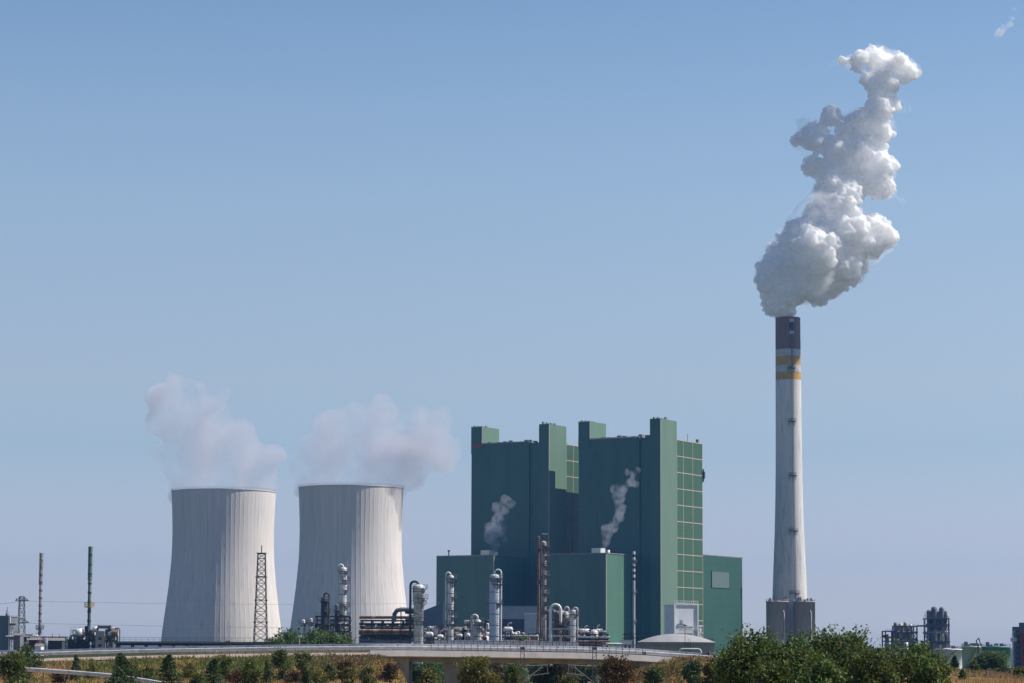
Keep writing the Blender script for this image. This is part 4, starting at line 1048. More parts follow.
drum(440, 637, 712, 7, 4.5, white_paint, "small white horizontal vessel left of the slender column")
drum(459, 636, 712, 7, 4, steel, "small grey horizontal vessel right of the slender column")
drum(468, 635.5, 705, 4.5, 4.5, white_paint, "small white round vessel left of the short stout vessel")
drum(484.5, 638, 705, 5, 4, mat("maroon_paint", (.20,.05,.05), (.13,.04,.04), .8), "little maroon vessel left of the blue grey column")
drum(508, 629.5, 715, 10, 5.5, alu, "silver horizontal vessel on legs just right of the blue grey column")
drum(585, 631.5, 704, 7, 4, alu, "silver drum topping the dark low frame, left one")
drum(597.5, 630.5, 704, 6, 3.6, steel, "grey drum topping the dark low frame, beside the sage end wall")
def stairs_tower():
    pass
def white_tanker():
    Y = 560; t = thing("pump_cabin", "small white cabin with pipes left of the domed tank", "cabin", (X(627, Y), Y, 0))
    w_ = 5*Y/F; zt = Z(640.5, Y)
    MB().box(-w_, w_, 0, 4, 0, zt).build("wall", white_paint, t); MB().box(-w_-.1, w_+.1, -.1, 4.1, zt, zt+.2).build("roof", steel, t)
    MB().box(-w_*.5, -w_*.1, -.04, 0, zt-1.6, zt-.8).box(w_*.3, w_*.7, -.04, 0, 0, zt-.9).build("openings", dark_steel, t)
    MB().tube([(-w_-4,0,0),(-w_-4,0,zt-1.2),(-w_-3.4,0,zt-.8),(-w_,0,zt-.8)], .35, 8).build("pipe", white_paint, t)
    Y = 640; t = thing("steel_frame", "small dark frame of rods at the foot of the thin stack", "steel frame", (X(632, Y), Y, 0)); b = MB()
    for k in range(5): b.bar((-2+k, 0, 0), (-2+k*.8, 0, Z(632+k % 2*3, Y)), .16)
    for q in (634, 638): b.bar((-2.5, 0, Z(q, Y)), (4.5, 0, Z(q-1, Y)), .2)
    b.build("rods", dark_steel, t)
white_tanker()

# ---- tangles of pipes and small vessels between the columns
def tangle(label, px0, px1, pyt, Y, seed, n=14):
    rr = random.Random(seed); x0 = X(px0, Y); x1 = X(px1, Y); xc = (x0+x1)/2; w_ = (x1-x0)/2; zt = Z(pyt, Y); zb = Z(647, Y)
    t = thing("pipework", label, "pipework", (xc, Y, 0)); ms = [alu, steel, white_paint, rust, mid_steel, dark_steel, alu_rust, alu]
    for k in range(n):
        m = ms[rr.randrange(len(ms))]; r = rr.uniform(.10, .32); y = rr.uniform(-2.5, 2.5); x = rr.uniform(-w_, w_); q = rr.random(); z = zb+(zt-zb)*rr.uniform(.15, 1)
        if q < .45:
            L_ = rr.uniform(.25, .8)*w_; x2 = max(-w_, min(w_, x+L_*rr.choice((-1, 1)))); z2 = z-rr.uniform(.5, 3)
            MB().tube([(x,y,0),(x,y,z-r*2),(x+(x2-x)*.08,y,z),(x2-(x2-x)*.08,y,z),(x2,y,z-r*2),(x2,y,z2)], r, 8).build("pipe", m, t)
        elif q < .72:
            R_ = rr.uniform(.5, 1.25); h = rr.uniform(1.8, 4.0)
            MB().lathe([(R_*.5,z-h*1.1),(R_,z-h),(R_,z-R_*.5),(R_*.6,z-R_*.12),(.01,z)], 14, (x,y,0)).build("vessel", m, t)
            vs = COL.objects[-1]; b = MB()
            for s in (-1, 1): b.bar((x+s*R_*.7, y, 0), (x+s*R_*.7, y, z-h*.9), .15)
            b.build("legs", dark_steel, vs)
        elif q < .88:
            b = MB(); s = rr.uniform(.8, 2.0); b.box(x-s, x+s, y-.6, y+.6, z-.15, z).bar((x-s,y,0),(x-s,y,z),.15).bar((x+s,y,0),(x+s,y,z),.15)
            for k2 in range(5): b.bar((x-s+2*s*k2/4, y-.6, z), (x-s+2*s*k2/4, y-.6, z+1), .06)
            b.bar((x-s,y-.6,z+1),(x+s,y-.6,z+1),.07); b.build("platform", mid_steel, t)
        else:
            R_ = rr.uniform(.35, .8); L_ = rr.uniform(1, 2.4); MB().tube([(x-L_,y,z),(x-L_*.9,y,z),(x+L_*.9,y,z),(x+L_,y,z)], [R_*.4,R_,R_,R_*.4], 12).build("drum", m, t)
            MB().bar((x-L_*.5,y,0),(x-L_*.5,y,z),.2).bar((x+L_*.5,y,0),(x+L_*.5,y,z),.2).build("drum_legs", dark_steel, t)
    return t
tangle("tangled pipes under the blackened and slim columns on the steel frame", 316, 349, 622, 738, 1, 22)
tangle("tangled pipes inside the long dark pipe rack, its half beside the grove", 363, 388, 628, 716, 2, 22)
tangle("tangled pipes inside the long dark pipe rack, its half beside the thick column", 388, 412, 626, 716, 3, 22)
tangle("silver tangle of pipes and drums between the thick silver and the slender column", 422, 446, 626, 722, 4, 34)
tangle("tangle of pipes at the foot of the slender column", 452, 467, 626, 724, 5, 22)
tangle("tangle of pipes round the short stout vessel", 468, 488, 620, 722, 6, 24)
tangle("dark tangle of pipes right of the blue grey column", 500, 520, 630, 740, 7, 20)
tangle("dark tangle of pipes at the foot of the pale cabin", 520, 538, 632, 740, 8, 18)
tangle("dense tangle of rods and pipes under the round silver pipe arch", 550, 564, 608, 708, 9, 26)
tangle("dense tangle of pipes round the silver column with the bulging base", 564, 578, 611, 708, 10, 26)
tangle("low silver tangle of drums in the dark low frame, half beside the bulging column", 579, 593, 631, 706, 11, 22)
tangle("low silver tangle of drums in the dark low frame, half beside the sage end wall", 593, 608, 629, 706, 12, 22)
tangle("tangle of pipes over the lower hall of the green stack's works", 65, 95, 630, 754, 13, 26)
tangle("rusty tangle of pipes at the stair frame of the green stack's works", 104, 119, 629, 752, 14, 16)
tangle("small tangle of pipes round the brown grey stack's foot", 27, 48, 636, 640, 15, 16)
tangle("tangled pipes in the broad refinery frame behind the hedge", 894, 917, 623, 1186, 16, 36)
tangle("tangled pipes in the tall refinery tower frame behind the hedge", 926, 948, 609, 1188, 17, 40)

# ---- lattice masts
def lattice(name, label, px, pyt, Y, wb, wt, m, n=9, ring_at=(), tip=True, cat="lattice mast", t_=.23, base_py=645):
    x = X(px, Y, 600); zt = Z(pyt, Y, px); b0 = wb*Y/F/2; b1 = wt*Y/F/2
    t = thing(name, label, cat, (x, Y, 0)); b = MB(); zb = zt*.93 if tip else zt
    pt = lambda sx, sy, z: (sx*(b0+(b1-b0)*z/zb), sy*(b0+(b1-b0)*z/zb), z)
    C_ = [(-1,-1),(1,-1),(1,1),(-1,1)]
    for sx, sy in C_: b.bar(pt(sx,sy,0), pt(sx,sy,zb), t_)
    b.build("legs", m, t); b = MB()
    zs = [zb*(1-(1-k/n)**1.15) for k in range(n+1)]
    for k in range(n):
        for i in range(4):
            p, q = C_[i], C_[(i+1) % 4]
            b.bar(pt(*p,zs[k]), pt(*q,zs[k+1]), t_*.55); b.bar(pt(*q,zs[k]), pt(*p,zs[k+1]), t_*.55); b.bar(pt(*p,zs[k+1]), pt(*q,zs[k+1]), t_*.7)
    b.build("bracing", m, t)
    for q in ring_at:
        z = Z(q, Y, px); e = b0+(b1-b0)*z/zb+.5; MB().box(-e, e, -e, e, z-.15, z+.05).build("platform", m, t)
    if tip: MB().bar((0,0,zb), (0,0,zt), .3).box(-b1, b1, -b1, b1, zb-.1, zb+.15).build("tip_mast", m, t)
    return t
lattice("lattice_mast", "tall slim dark lattice mast before the left cooling tower", 261, 545.5, 900, 14.5, 7.2, dark_steel, 16, (553,577,600,622), True)

def pylon():
    Y = 900; t = lattice("electricity_pylon", "small grey electricity pylon with two crossarms at the left", 22, 596.5, Y, 8.5, 4.6, mid_steel, 9, (), False, "pylon", .2)
    for q, hw, nm in ((600.5, 6.6, "crossarm"), (622.5, 7.5, "crossarm")):
        z = Z(q, Y, 22); h = hw*Y/F; b = MB()
        for sy in (-.5, .5): b.bar((-h, 0, z), (0, sy, z+1.6), .2); b.bar((h, 0, z), (0, sy, z+1.6), .2); b.bar((-h, 0, z), (h, 0, z), .25)
        for k in range(4): b.bar((-h+h*k/2, 0, z), (-h+h*k/2+h/4, 0, z+.9), .12)
        b.build(nm, mid_steel, t)
pylon()
def cable(label, pts, r=.05, sag=3, group="power lines before the cooling towers"):
    p = [at(*q) for q in pts]; b = MB(); allp = []
    for a, c in zip(p, p[1:]):
        for k in range(20): u = k/20; v = a.lerp(c, u); v.z -= sag*4*u*(1-u); allp.append(v)
    allp.append(p[-1]); o = allp[0].copy(); t = b.tube([v-o for v in allp], r, 5).build("power_line", CB)
    t.location = o; tag(t, label, "power line", group)
CB = mat("cable_grey", (.12,.12,.13))
cable("upper thin power line crossing before both cooling towers", [(-30,601,900),(22,601,900),(440,603,1385)], .055, 1.0)
cable("lower thin power line crossing before both cooling towers", [(-30,623,900),(22,623,900),(436,627,1385)], .055, 1.0)

# ---- works at the far left
def flare(px, pyt, Y, wpx, m, label, swirl=(0, .28), collar=None, knots=6):
    x = X(px, Y, 600); zt = Z(pyt, Y, px); r = wpx*Y/F/2; t = thing("flare_stack", label, "stack", (x, Y, 0))
    MB().lathe([(r,0),(r,zt),(r*.7,zt+.01)], 14).build("shaft", m, t)
    b = MB(); turns = 4; n = 60; z0 = zt*(1-swirl[1])
    for o in (0, 2.09, 4.19):
        pts = [((r+.12)*math.cos(o+k/n*turns*6.28), (r+.12)*math.sin(o+k/n*turns*6.28), z0+(zt-z0)*k/n) for k in range(n+1)]
        b.tube(pts, r*.22, 5)
    b.build("helical_strakes", m, t)
    b = MB()
    for k in range(knots): z = zt*(k+1)/(knots+1); b.lathe([(r*1.25,z),(r*1.25,z+.5)], 12)
    build_each(b, "flange", m, t)
    if collar:
        z = Z(collar[0], Y, px); cr = collar[1]*Y/F/2
        MB().ring(r, cr, z-.3, z, 14).railing(cr, z, 1.3, 10, .12).build("gallery", collar[2], t)
    return t
flare(40.5, 553, 800, 3.0, mid_steel, "slim brown grey spiral-banded stack, left of the green one", collar=(629,8,mid_steel), knots=14)
flare(89.5, 546.5, 760, 3.3, green_paint, "slim green spiral-banded stack rising from the small white and grey works", collar=(606.5,9.5,yellow_paint), knots=12)
def left_building():
    Y = 640; x0 = X(-14, Y); x1 = X(8.5, Y); xc = (x0+x1)/2; w_ = (x1-x0)/2; zt = Z(618.5, Y)
    t = thing("silo_building", "grey blue windowless block with pale corner pipes at the left edge", "industrial building", (xc, Y, 0))
    MB().box(-w_, w_, 0, 12, 0, zt).build("wall", mat("block_blue_grey", (.16,.18,.21), (.13,.145,.17), .4, (1,1,.2)), t)
    MB().box(-w_-.1, w_+.15, -.1, 12.1, zt, zt+.3).build("roof_edge", roof_grey, t)
    b = MB(); xx = w_-2.2*Y/F*1.5; b.lathe([(.5,zt+.3),(.5,zt+.9),(.25,zt+1.0),(.25,zt+1.7),(.1,zt+1.8),(.1,zt+2.6)], 12, (xx,2,0)); b.build("roof_vent", mid_steel, t)
    b = MB(); b.bar((w_+.2,-.1,0),(w_+.2,-.1,zt),.5).bar((w_+.9,-.1,0),(w_+.9,-.1,zt*.9),.3); b.bar((w_+.2,-.1,zt*.45),(w_+2.2,-.1,0),.3)
    for k in range(7): z = zt*(.2+.1*k); b.bar((w_+.2,-.1,z),(w_+1.6,-.1,z),.2)
    b.build("corner_pipes", white_paint, t)
    b = MB()
    for q in (.35, .6, .85): b.box(w_+.2, w_+1.9, -.5, .8, zt*q, zt*q+.5)
    b.build("stair_landing", mid_steel, t)
    for i, (px0, px1, py, m, lb) in enumerate([(13.5,20,635,mid_steel,"low grey tank shed below the pylon"),(29,38.5,639.5,mat("maroon_shed",(.10,.045,.045),(.07,.035,.035),.6),"low maroon shed left of the brown grey stack"),(48,62,640,dark_steel,"low dark green shed between the two slim stacks"),(35,41,645.5,white_paint,"small white shed before the foot of the brown grey stack")]):
        Y = 600-i*12; a = X(px0, Y); c = X(px1, Y); zt = Z(py, Y)
        t = thing("shed", lb, "shed", ((a+c)/2, Y, 0)); h = (c-a)/2
        MB().box(-h, h, 0, 4, 0, zt-.5).build("wall", m, t)
        MB().add([(-h-.15,-.15,zt-.5),(h+.15,-.15,zt-.5),(h+.15,4.15,zt-.5),(-h-.15,4.15,zt-.5),(-h-.15,2,zt+.1),(h+.15,2,zt+.1)], [(0,1,5,4),(2,3,4,5),(1,2,5),(3,0,4),(3,2,1,0)]).build("roof", roof_grey, t)
        b = MB()
        for k in range(4): b.bar((-h+h*k/2, 1, zt), (-h+h*k/2, 1, zt+.5+.6*(k % 2)), .12)
        b.build("roof_rods", mid_steel, t)
left_building()
steel_frame("pipe_bridge", "thin low pipe bridge from the left block to the green stack's works", 8, 66, 638.5, 620, (639,), 8, mid_steel, 2, .18, brace=False, cat="pipe bridge", rail=False, pipes=((638.2,0,.2,steel),))
def works():
    Y = 750; x0 = X(90, Y)
    t = thing("process_unit", "small works of grey frames and white drums round the green stack", "process unit", (x0, Y, 0))
    g = lambda px: X(px, Y)-x0; zz = lambda py: Z(py, Y, 90)
    b = MB()
    for px in (65, 71, 77, 83, 89, 95): 
        for y in (0, 6): b.bar((g(px), y, 0), (g(px), y, zz(640-(px in (71,77,83))*4)), .4)
    for q in (640, 646): b.bar((g(65), 0, zz(q)), (g(95), 0, zz(q)), .4); b.bar((g(65), 6, zz(q)), (g(95), 6, zz(q)), .4)
    b.bar((g(71), 0, zz(636)), (g(89), 0, zz(636)), .3)
    b.build("frame", dark_steel, t)
    MB().box(g(66), g(87), 1, 5, 0, zz(642)).build("lower_hall", mat("works_dark", (.07,.075,.085), (.05,.055,.065), .5), t)
    for px, py, r in ((78.5, 633, 5.0), (94.5, 629.5, 3.2)):
        z = zz(py); rr = r*Y/F; MB().tube([(g(px)-rr*.8,1,z),(g(px)-rr*.7,1,z),(g(px)+rr*.7,1,z),(g(px)+rr*.8,1,z)], [rr*.5,rr*.9,rr*.9,rr*.5], 16).build("drum", alu, t)
    MB().box(g(84.5), g(88), 0, 3, zz(636), zz(626)).build("filter_box", dark_steel, t)
    MB().box(g(96), g(105), -1, 5, 0, zz(631)).build("beige_tower", mat("works_beige", (.42,.37,.33), (.34,.30,.27), .4), t)
    build_each(MB().box(g(99), g(102), -1.05, -1, zz(640), zz(637)).box(g(99), g(102), -1.05, -1, zz(647), zz(644)), "window", dark_steel, t)
    b = MB().box(g(98), g(110), 0, 4, zz(628.5), zz(625.5)); b.bar((g(98),0,zz(631)),(g(98),0,zz(625)),.3).bar((g(110),0,zz(631)),(g(110),0,zz(625)),.3)
    b.build("roof_unit", mid_steel, t)
    b = MB()
    for px in (107, 112, 117): b.bar((g(px),0,0),(g(px),0,zz(630)),.4)
    for q in (630, 636, 641): b.bar((g(105),0,zz(q)),(g(118),0,zz(q)),.5)
    b.bar((g(107),0,zz(641)),(g(112),0,zz(636)),.3).bar((g(112),0,zz(636)),(g(117),0,zz(630)),.3)
    b.build("stair_frame", dark_steel, t)
    MB().tube([(g(112),0,zz(633)),(g(117.5),0,zz(633))], 1.1, 12).build("drum", rust, t)
    b = MB()
    for k in range(22): px = 65+k*1.4; b.bar((g(px), -.3, zz(640)), (g(px), -.3, zz(640)+1.2), .08)
    b.bar((g(65),-.3,zz(640)+1.2),(g(95),-.3,zz(640)+1.2),.1); b.build("railing", mid_steel, t)
works()
steel_frame("pipe_bridge", "long dark pipe bridge running before the foot of the left cooling tower", 118, 310, 643.2, 620, (643.4,646), 14, dark_steel, 3, .35, brace=False, cat="pipe bridge", rail=True, pipes=((644.6,-.2,.35,dark_steel),))

# ---- works at the right
def right_works():
    Y = 1180
    for (px0, px1, pyt, lv, bays, lb, cols) in ((885.5, 895, 630, (630,640,650,660), 1, "narrow grey blue steel frame at the left of the right-hand refinery", [(888.5,634,3.5)]),
            (896, 917, 625, (625,631,638,646,655), 4, "broad dense grey blue refinery frame behind the hedge", [(897,622,4),(902,623,4.5),(907,621.5,4),(912,624,3.5)]),
            (928, 949, 617, (617,625,640,655), 3, "tall dark refinery tower frame with round heads behind the hedge", [])):
        t = steel_frame("refinery_frame", lb, px0, px1, pyt, Y, lv, bays, mat("far_steel", (.17,.17,.19), (.10,.105,.13), .5), 10, .62, cat="steel frame", pipes=((pyt+6,1,.5,rust),(pyt+14,1,.5,steel)))
        xc = t.location.x
        for i, (px, py, w_) in enumerate(cols):
            r = w_*Y/F/2; zt = Z(py, Y, px); MB().lathe([(r,0),(r,zt-r),(r*.7,zt-r*.3),(.01,zt)], 14, (X(px, Y)-xc, 4, 0)).build("vessel", (mid_steel, steel, alu_rust, steel)[i % 4], t)
        if px0 == 928:
            fd = bpy.data.materials["far_steel.002"] if "far_steel.002" in bpy.data.materials else dark_steel
            for i, (px, py, w_, q) in enumerate([(930.5,609.5,4.5,617),(936,606.0,6.5,617),(939.5,611,4,617),(943.5,606.5,5.5,617),(947.5,610.5,3.5,617)]):
                r = w_*Y/F/2; zt = Z(py, Y, px); zb = Z(q+1, Y, px)
                MB().lathe([(r*.4,zb-6),(r,zb-1),(r,zt-r),(r*.75,zt-r*.4),(.01,zt)], 14, (X(px, Y)-xc, 4, 0)).build("vessel_head", fd, t)
            for i, (px, w_) in enumerate([(933,4),(936.5,4.5),(941.5,3)]):
                r = w_*Y/F/2; MB().lathe([(r,0),(r,Z(617, Y, px))], 14, (X(px, Y)-xc, 5, 0)).build("vessel", steel if i % 2 else fd, t)
            b = MB(); z = Z(624.5, Y); b.bar((X(917, Y)-xc, 0, z), (X(927, Y)-xc, 0, z), .8); b.bar((X(923, Y)-xc, 0, z-3), (X(927, Y)-xc, 0, z-6), .5); b.build("link_bridge", fd, t)
            e = MB()
            for q in (617, 640): 
                z = Z(q, Y); e.box(X(926, Y)-xc, X(950.5, Y)-xc, -1, 11, z-.3, z)
            e.build("deck", fd, t)
    Y = 1100; t = thing("shed", "small teal and white shed peeping out behind the hedge", "shed", (X(879, Y), Y, 0)); h = 4.5*Y/F; zt = Z(646.5, Y)
    MB().box(-h, h, 0, 8, 0, zt-1.5).build("wall", mat("bright_teal", (.08,.26,.20), (.07,.22,.17), .3), t); MB().box(-h-.2, h+.2, -.2, 8.2, zt-1.5, zt).build("roof", white_paint, t)
    Y = 1150; t = thing("tall_white_stack", "tiny white vent stack before the broad refinery frame", "stack", (X(906, Y), Y, 0)); MB().lathe([(1.0,0),(1.0,Z(641, Y)),(.7,Z(641, Y))], 12).build("shaft", white_paint, t)
    MB().ring(1, 1.6, Z(645, Y), Z(644.5, Y), 12).build("collar", mid_steel, t)
    def tank(px0, px1, pyt, Y, m, label, extra):
        x = X((px0+px1)/2, Y); r = (px1-px0)/2*Y/F; zt = Z(pyt, Y, px0); t = thing("storage_tank", label, "storage tank", (x, Y, 0), 0, "round tanks at the right")
        MB().lathe([(r,0),(r,zt-.4),(r+.12,zt-.4),(r+.12,zt),(.01,zt+r*.08)], 48).build("shell", m, t)
        b = MB().railing(r, zt, 1.0, 30, .08); b.build("railing", mid_steel, t)
        b = MB()
        for k in range(26): a = R(-150)+k*R(3.4); z = zt*k/26; b.box((r+.1)*math.cos(a)-.35, (r+.1)*math.cos(a)+.35, (r+.5)*math.sin(a)-.3, (r+.5)*math.sin(a)+.3, z, z+.12)
        b.build("spiral_stair", mid_steel, t)
        b = MB()
        for k in range(5): a = k*1.3; b.box(r*.6*math.cos(a)-.6, r*.6*math.cos(a)+.6, r*.6*math.sin(a)-.5, r*.6*math.sin(a)+.5, zt, zt+.7+.5*(k % 3))
        build_each(b, "roof_fitting", mid_steel, t)
        return t, r, zt
    tank(934, 961.5, 649, 850, white_paint, "white round tank with rusty rim right of the hedge", None)
    g1 = panel_lines(mix_over(mat("tank_green", (.46,.56,.36), (.40,.50,.33), .4, (1,1,.3), .5), (.3,.36,.28), .5, (1,1,.1), .6, .8), 1.9, .12, (.2,.3,.22), .4)
    g2 = panel_lines(mat("tank_teal", (.13,.29,.23), (.11,.25,.20), .4, (1,1,.3), .5), 1.9, .12, (.05,.12,.10), .4)
    tank(961.8, 980.6, 646.4, 880, g1, "pale green round tank between the white tank and the teal one", None)
    tank(981.5, 1010, 646.6, 900, g2, "wide teal round tank behind the willow", None)
    Y = 870; t = thing("crane", "tiny dark crane jib above the green tanks", "crane", (X(978, Y), Y, 0)); z0 = Z(647, Y); g = lambda px, py: hpt(px, py, Y, X(978, Y))
    MB().bar((0,0,0), g(978,644), .4).build("post", dark_steel, t); MB().bar(g(978,645), g(976,641), .35).bar(g(976,641), g(978.8,638), .3).bar(g(978.8,638), g(981,646), .3).build("jib", dark_steel, t)
    Y = 960; x0 = X(1015, Y); t = thing("process_building", "dark blue block with red stairs at the right edge", "industrial building", (x0, Y, 0)); W_ = 30*Y/F
    mb_ = mat("navy_block", (.10,.12,.17), (.08,.095,.13), .4)
    MB().box(0, W_, 0, 5, 0, Z(625, Y)).build("wall", mb_, t); MB().box(6.5*Y/F, W_, 1, 4.5, Z(625, Y), Z(620.8, Y)).build("penthouse", mb_, t)
    b = MB()
    for k in range(8):
        z = Z(632+k*4.6, Y); a, c = 5.5*Y/F, 14*Y/F; b.box(a, c, -1.6, -.05, z-.15, z+.1); b.bar((a,-1.6,z+1.1),(c,-1.6,z+1.1),.25)
        s = 1 if k % 2 else -1; b.bar((a if s > 0 else c, -1.5, z), (c if s > 0 else a, -1.5, z-1.9), .45)
    b.bar((5.5*Y/F,-1.6,0),(5.5*Y/F,-1.6,Z(631, Y)),.35)
    b.build("outside_stair", red_paint, t)
    b = MB()
    for k in range(7): z = Z(628+k*5.5, Y); b.box(.4, 5*Y/F, -.06, 0, z-.9, z)
    build_each(b, "window_band", dark_steel, t)
    MB().tube([(-1,-.5,0),(-1,-.5,Z(631, Y)),(-.2,-.5,Z(629.5, Y))], .3, 8).box(-1.8, .4, -1, 0, Z(640, Y), Z(636, Y)).build("side_pipe", steel, t)
right_works()
# ================================================================== steam
def blobs(name, pts, Y, mat_, label, cat, seed=1, voxel=1.2, sub=(14, 8), disp=((18, 5, 'CLOUDS'), (6, 2.0, 'CLOUDS')), spread=.8, group=None, smooth=0):
    """pts: (px, py, radius in px); grows a billowing closed surface round them"""
    rr = random.Random(seed)
    k = Y/F
    base = []
    for (px, py, r) in pts:
        c = at(px, py, Y); c.y += (rr.random()-.5)*2*spread*r*k
        base.append((c, r*k))
    allb = list(base)
    for (c, r) in base:
        for _ in range(sub[0]):
            d = Vector((rr.gauss(0,1), rr.gauss(0,1), rr.gauss(0,1))).normalized()
            r2 = r*rr.uniform(.28, .5); c2 = c+d*(r*.92-r2*.3); allb.append((c2, r2))
            for _ in range(sub[1]):
                d2 = (d+Vector((rr.gauss(0,.7), rr.gauss(0,.7), rr.gauss(0,.7)))).normalized()
                allb.append((c2+d2*r2*.85, r2*rr.uniform(.3, .5)))
    t_ = (1+5**.5)/2
    iv = np.array([(-1,t_,0),(1,t_,0),(-1,-t_,0),(1,-t_,0),(0,-1,t_),(0,1,t_),(0,-1,-t_),(0,1,-t_),(t_,0,-1),(t_,0,1),(-t_,0,-1),(-t_,0,1)], float); iv /= np.linalg.norm(iv[0])
    fc = [(0,11,5),(0,5,1),(0,1,7),(0,7,10),(0,10,11),(1,5,9),(5,11,4),(11,10,2),(10,7,6),(7,1,8),(3,9,4),(3,4,2),(3,2,6),(3,6,8),(3,8,9),(4,9,5),(2,4,11),(6,2,10),(8,6,7),(9,8,1)]
    vl = [tuple(v) for v in iv]; cache = {}
    def midp(a, b):
        key = (min(a,b), max(a,b))
        if key not in cache:
            m_ = np.array(vl[a])+np.array(vl[b]); m_ /= np.linalg.norm(m_); vl.append(tuple(m_)); cache[key] = len(vl)-1
        return cache[key]
    for _ in range(2):
        nf = []
        for a, b, c in fc:
            ab, bc, ca = midp(a,b), midp(b,c), midp(c,a); nf += [(a,ab,ca),(b,bc,ab),(c,ca,bc),(ab,bc,ca)]
        fc = nf
    iv = np.array(vl); fa = np.array(fc)
    vs = np.concatenate([iv*r+np.array(c) for c, r in allb]); fs = np.concatenate([fa+i*len(iv) for i in range(len(allb))])
    ctr = np.array(base[0][0]); vs = vs-ctr
    tmp = np_mesh(name, vs, fs, mat_, smooth=True)
    md = tmp.modifiers.new("r", 'REMESH'); md.mode = 'VOXEL'; md.voxel_size = voxel; md.use_smooth_shade = True
    if smooth:
        ms = tmp.modifiers.new("s", 'SMOOTH'); ms.iterations = smooth; ms.factor = .5
    for i, (sz, st, kind) in enumerate(disp):
        tx = bpy.data.textures.new(name+"_billow", kind); tx.noise_scale = sz
        if kind == 'CLOUDS': tx.noise_depth = 3
        d = tmp.modifiers.new("d", 'DISPLACE'); d.texture = tx; d.strength = st; d.texture_coords = 'LOCAL'; d.mid_level = .5
    md = tmp.modifiers.new('r2', 'REMESH'); md.mode = 'VOXEL'; md.voxel_size = voxel; md.use_smooth_shade = True
    dg = bpy.context.evaluated_depsgraph_get(); me = bpy.data.meshes.new_from_object(tmp.evaluated_get(dg))
    tmp.modifiers.clear(); tmp.data = me; tmp.location = ctr
    tag(tmp, label, cat, group)
    return tmp

_p = [(118,645,20),(100,615,36),(88,575,42),(110,548,50),(150,570,55),(195,575,48),(180,520,62),(235,555,42),(250,530,45),(140,490,45),(190,455,50),(240,475,50),(285,505,36),(322,492,27),(300,465,30),(205,405,32),(240,405,34),
      (168,345,24),(200,350,28),(255,370,36),(300,372,36),(325,388,22),(290,325,38),(322,345,22),(250,330,28),(212,310,28),(165,290,24),(182,272,28),(205,240,24),(240,275,24),(270,250,28),(312,268,30),(308,228,28),(335,215,22),(300,190,22),(322,178,24),(262,128,24),(300,118,27),(340,128,28),(368,150,20),(388,150,9),(236,128,12),(142,290,14)]
_p += [(210,375,30),(225,345,22),(265,300,24),(285,165,18),(310,150,20),(225,430,40),(150,520,45),(170,600,30),(120,610,36)]
plume_pts = [(730+x/2.068, y/2.068, r/2.068*.86) for x, y, r in _p]
plume_mat = steam_mat("dense_steam", .36, color=(1,1,1), aniso=-.15, veil=.30)
plume = blobs("steam_plume", plume_pts, CHY, plume_mat, "big billowing white steam plume rising from the tall chimney", "steam plume", 5, .8, (20, 7), ((16, 6.0, 'CLOUDS'), (9, -4.5, 'VORONOI'), (4.5, -3.0, 'VORONOI'), (2.4, -2.1, 'VORONOI'), (1.2, .9, 'CLOUDS')), .7)
wisp_mat = steam_mat("steam_wisps", .11, .07, .46, .70, aniso=.3, veil=.0)
wp = blobs("wisps", [(x, y, r*1.22) for x, y, r in plume_pts]+[(803,125,9),(794,142,7),(915,68,7),(905,105,7),(902,200,5),(832,62,6)], CHY, wisp_mat, None, None, 9, 3.0, (8, 3), ((14, 8.0, 'CLOUDS'),), .7)
wp.parent = plume; wp.location = wp.location-plume.location

k_ = 1/2.276
def zz2(l): return [(110+x*k_, 360+y*k_, r*k_) for x, y, r in l]
left_steam = zz2([(190,288,40),(240,290,46),(290,290,46),(335,288,36),(175,270,30),(225,265,42),(280,262,45),(330,268,36),(360,268,18),(190,225,45),(250,210,50),(310,225,40),(350,240,22),(170,170,48),(225,150,45),(285,170,38),(140,120,42),(185,105,38),(235,110,28),(110,90,32),(150,70,30),(200,75,22),(100,150,28),(115,215,24),(130,255,18),(265,80,12),(375,215,22)])
right_steam = zz2([(470,280,34),(520,282,46),(575,282,48),(630,280,36),(455,262,24),(500,258,42),(560,258,48),(620,258,46),(650,262,24),(470,215,42),(540,200,55),(610,200,55),(680,215,42),(700,265,26),(730,190,45),(760,230,32),(500,150,38),(560,130,38),(625,125,40),(690,140,38),(745,150,34),(785,190,22),(430,235,22),(410,250,14)])
lm = steam_mat("tower_steam", .070, .026, .38, .66, color=(.82,.81,.87), aniso=.2, veil=.002)
blobs("tower_steam", left_steam, 1500, lm, "thin lilac grey steam curling left out of the left cooling tower", "steam", 11, 2.0, (14, 5), ((30, 16, 'CLOUDS'), (12, 8, 'CLOUDS'), (5, 4, 'CLOUDS')), .5, "steam over the cooling towers")
blobs("tower_steam", right_steam, 1400, lm, "thin lilac grey steam spreading right out of the right cooling tower", "steam", 12, 2.0, (14, 5), ((30, 14, 'CLOUDS'), (12, 8, 'CLOUDS'), (5, 4, 'CLOUDS')), .5, "steam over the cooling towers")
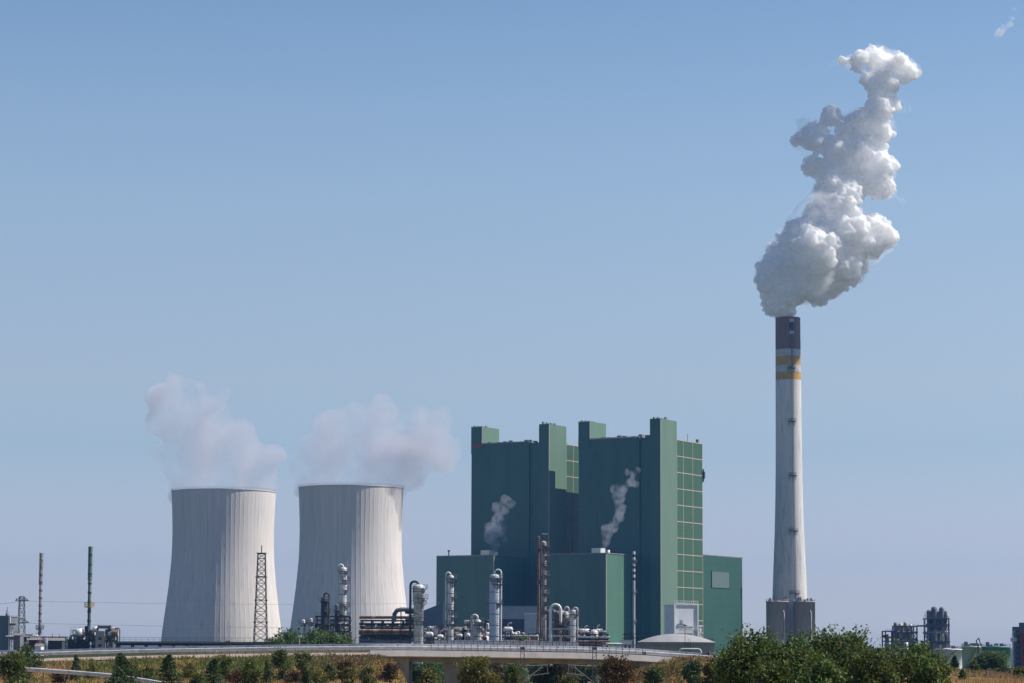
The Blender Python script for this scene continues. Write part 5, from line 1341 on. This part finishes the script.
pm = steam_mat("puff_steam", .10, .25, .36, .66, color=(.80,.86,1), aniso=.2, veil=.004)
_p1 = ORG1-D1*(AX1+AXL-38)+D2*(8-AXD); _p2 = ORG-D1*(AX1+AXL-38)+D2*(8-AXD)
blobs("steam_puff", [(497,551,3),(495,545,5),(490,538,7),(493,530,8),(499,531,7),(498,520,7),(501,511,6),(497,507,5),(506,500,5),(512,504,4),(505,540,4)], _p1.y, pm, "hazy bluish steam puff before the dark wall of the shaded boiler house", "steam", 13, .6, (10, 4), ((6, 3, 'CLOUDS'), (2, 1.6, 'CLOUDS')), .6, "steam puffs before the boiler houses")
blobs("steam_puff", [(605,549,3),(607,543,4),(608,535,5),(606,529,5),(613,528,6),(618,518,6),(621,509,5.5),(619,498,6),(615,489,5),(623,489,5),(630,482,5),(636,485,3.5),(632,475,4),(638,470,3),(627,472,3)], _p2.y, pm, "taller wavy steam puff before the nearer boiler house", "steam", 14, .6, (10, 4), ((6, 3, 'CLOUDS'), (2, 1.6, 'CLOUDS')), .6, "steam puffs before the boiler houses")
cw = steam_mat("cloud_wisp_mat", .07, .09, .42, .60, aniso=.3, veil=.0)
blobs("cloud_wisp", [(1004,28,5),(1009,25,4),(1000,33,4),(996,38,3),(1012,18,3),(1014,10,2.5),(1005,40,2.5)], 2600, cw, "tiny torn cloud wisp high up by the top right corner", "cloud", 15, 1.5, (8, 3), ((12, 6, 'CLOUDS'),), .8)
# ================================================================== air
def haze():
    m = bpy.data.materials.new("summer_haze"); m.use_nodes = True; t = m.node_tree; t.nodes.clear()
    o = t.nodes.new("ShaderNodeOutputMaterial"); v = t.nodes.new("ShaderNodeVolumePrincipled")
    v.inputs['Color'].default_value = (.15,.42,1,1); v.inputs['Density'].default_value = .00005; v.inputs['Anisotropy'].default_value = 0.1
    t.links.new(v.outputs[0], o.inputs['Volume'])
    b = MB().box(-6100, 6100, -60, 12100, -1.2, 420)
    h = b.build("haze", m); tag(h, kind="stuff"); h["label"] = "thin bluish summer haze in the air"
haze()
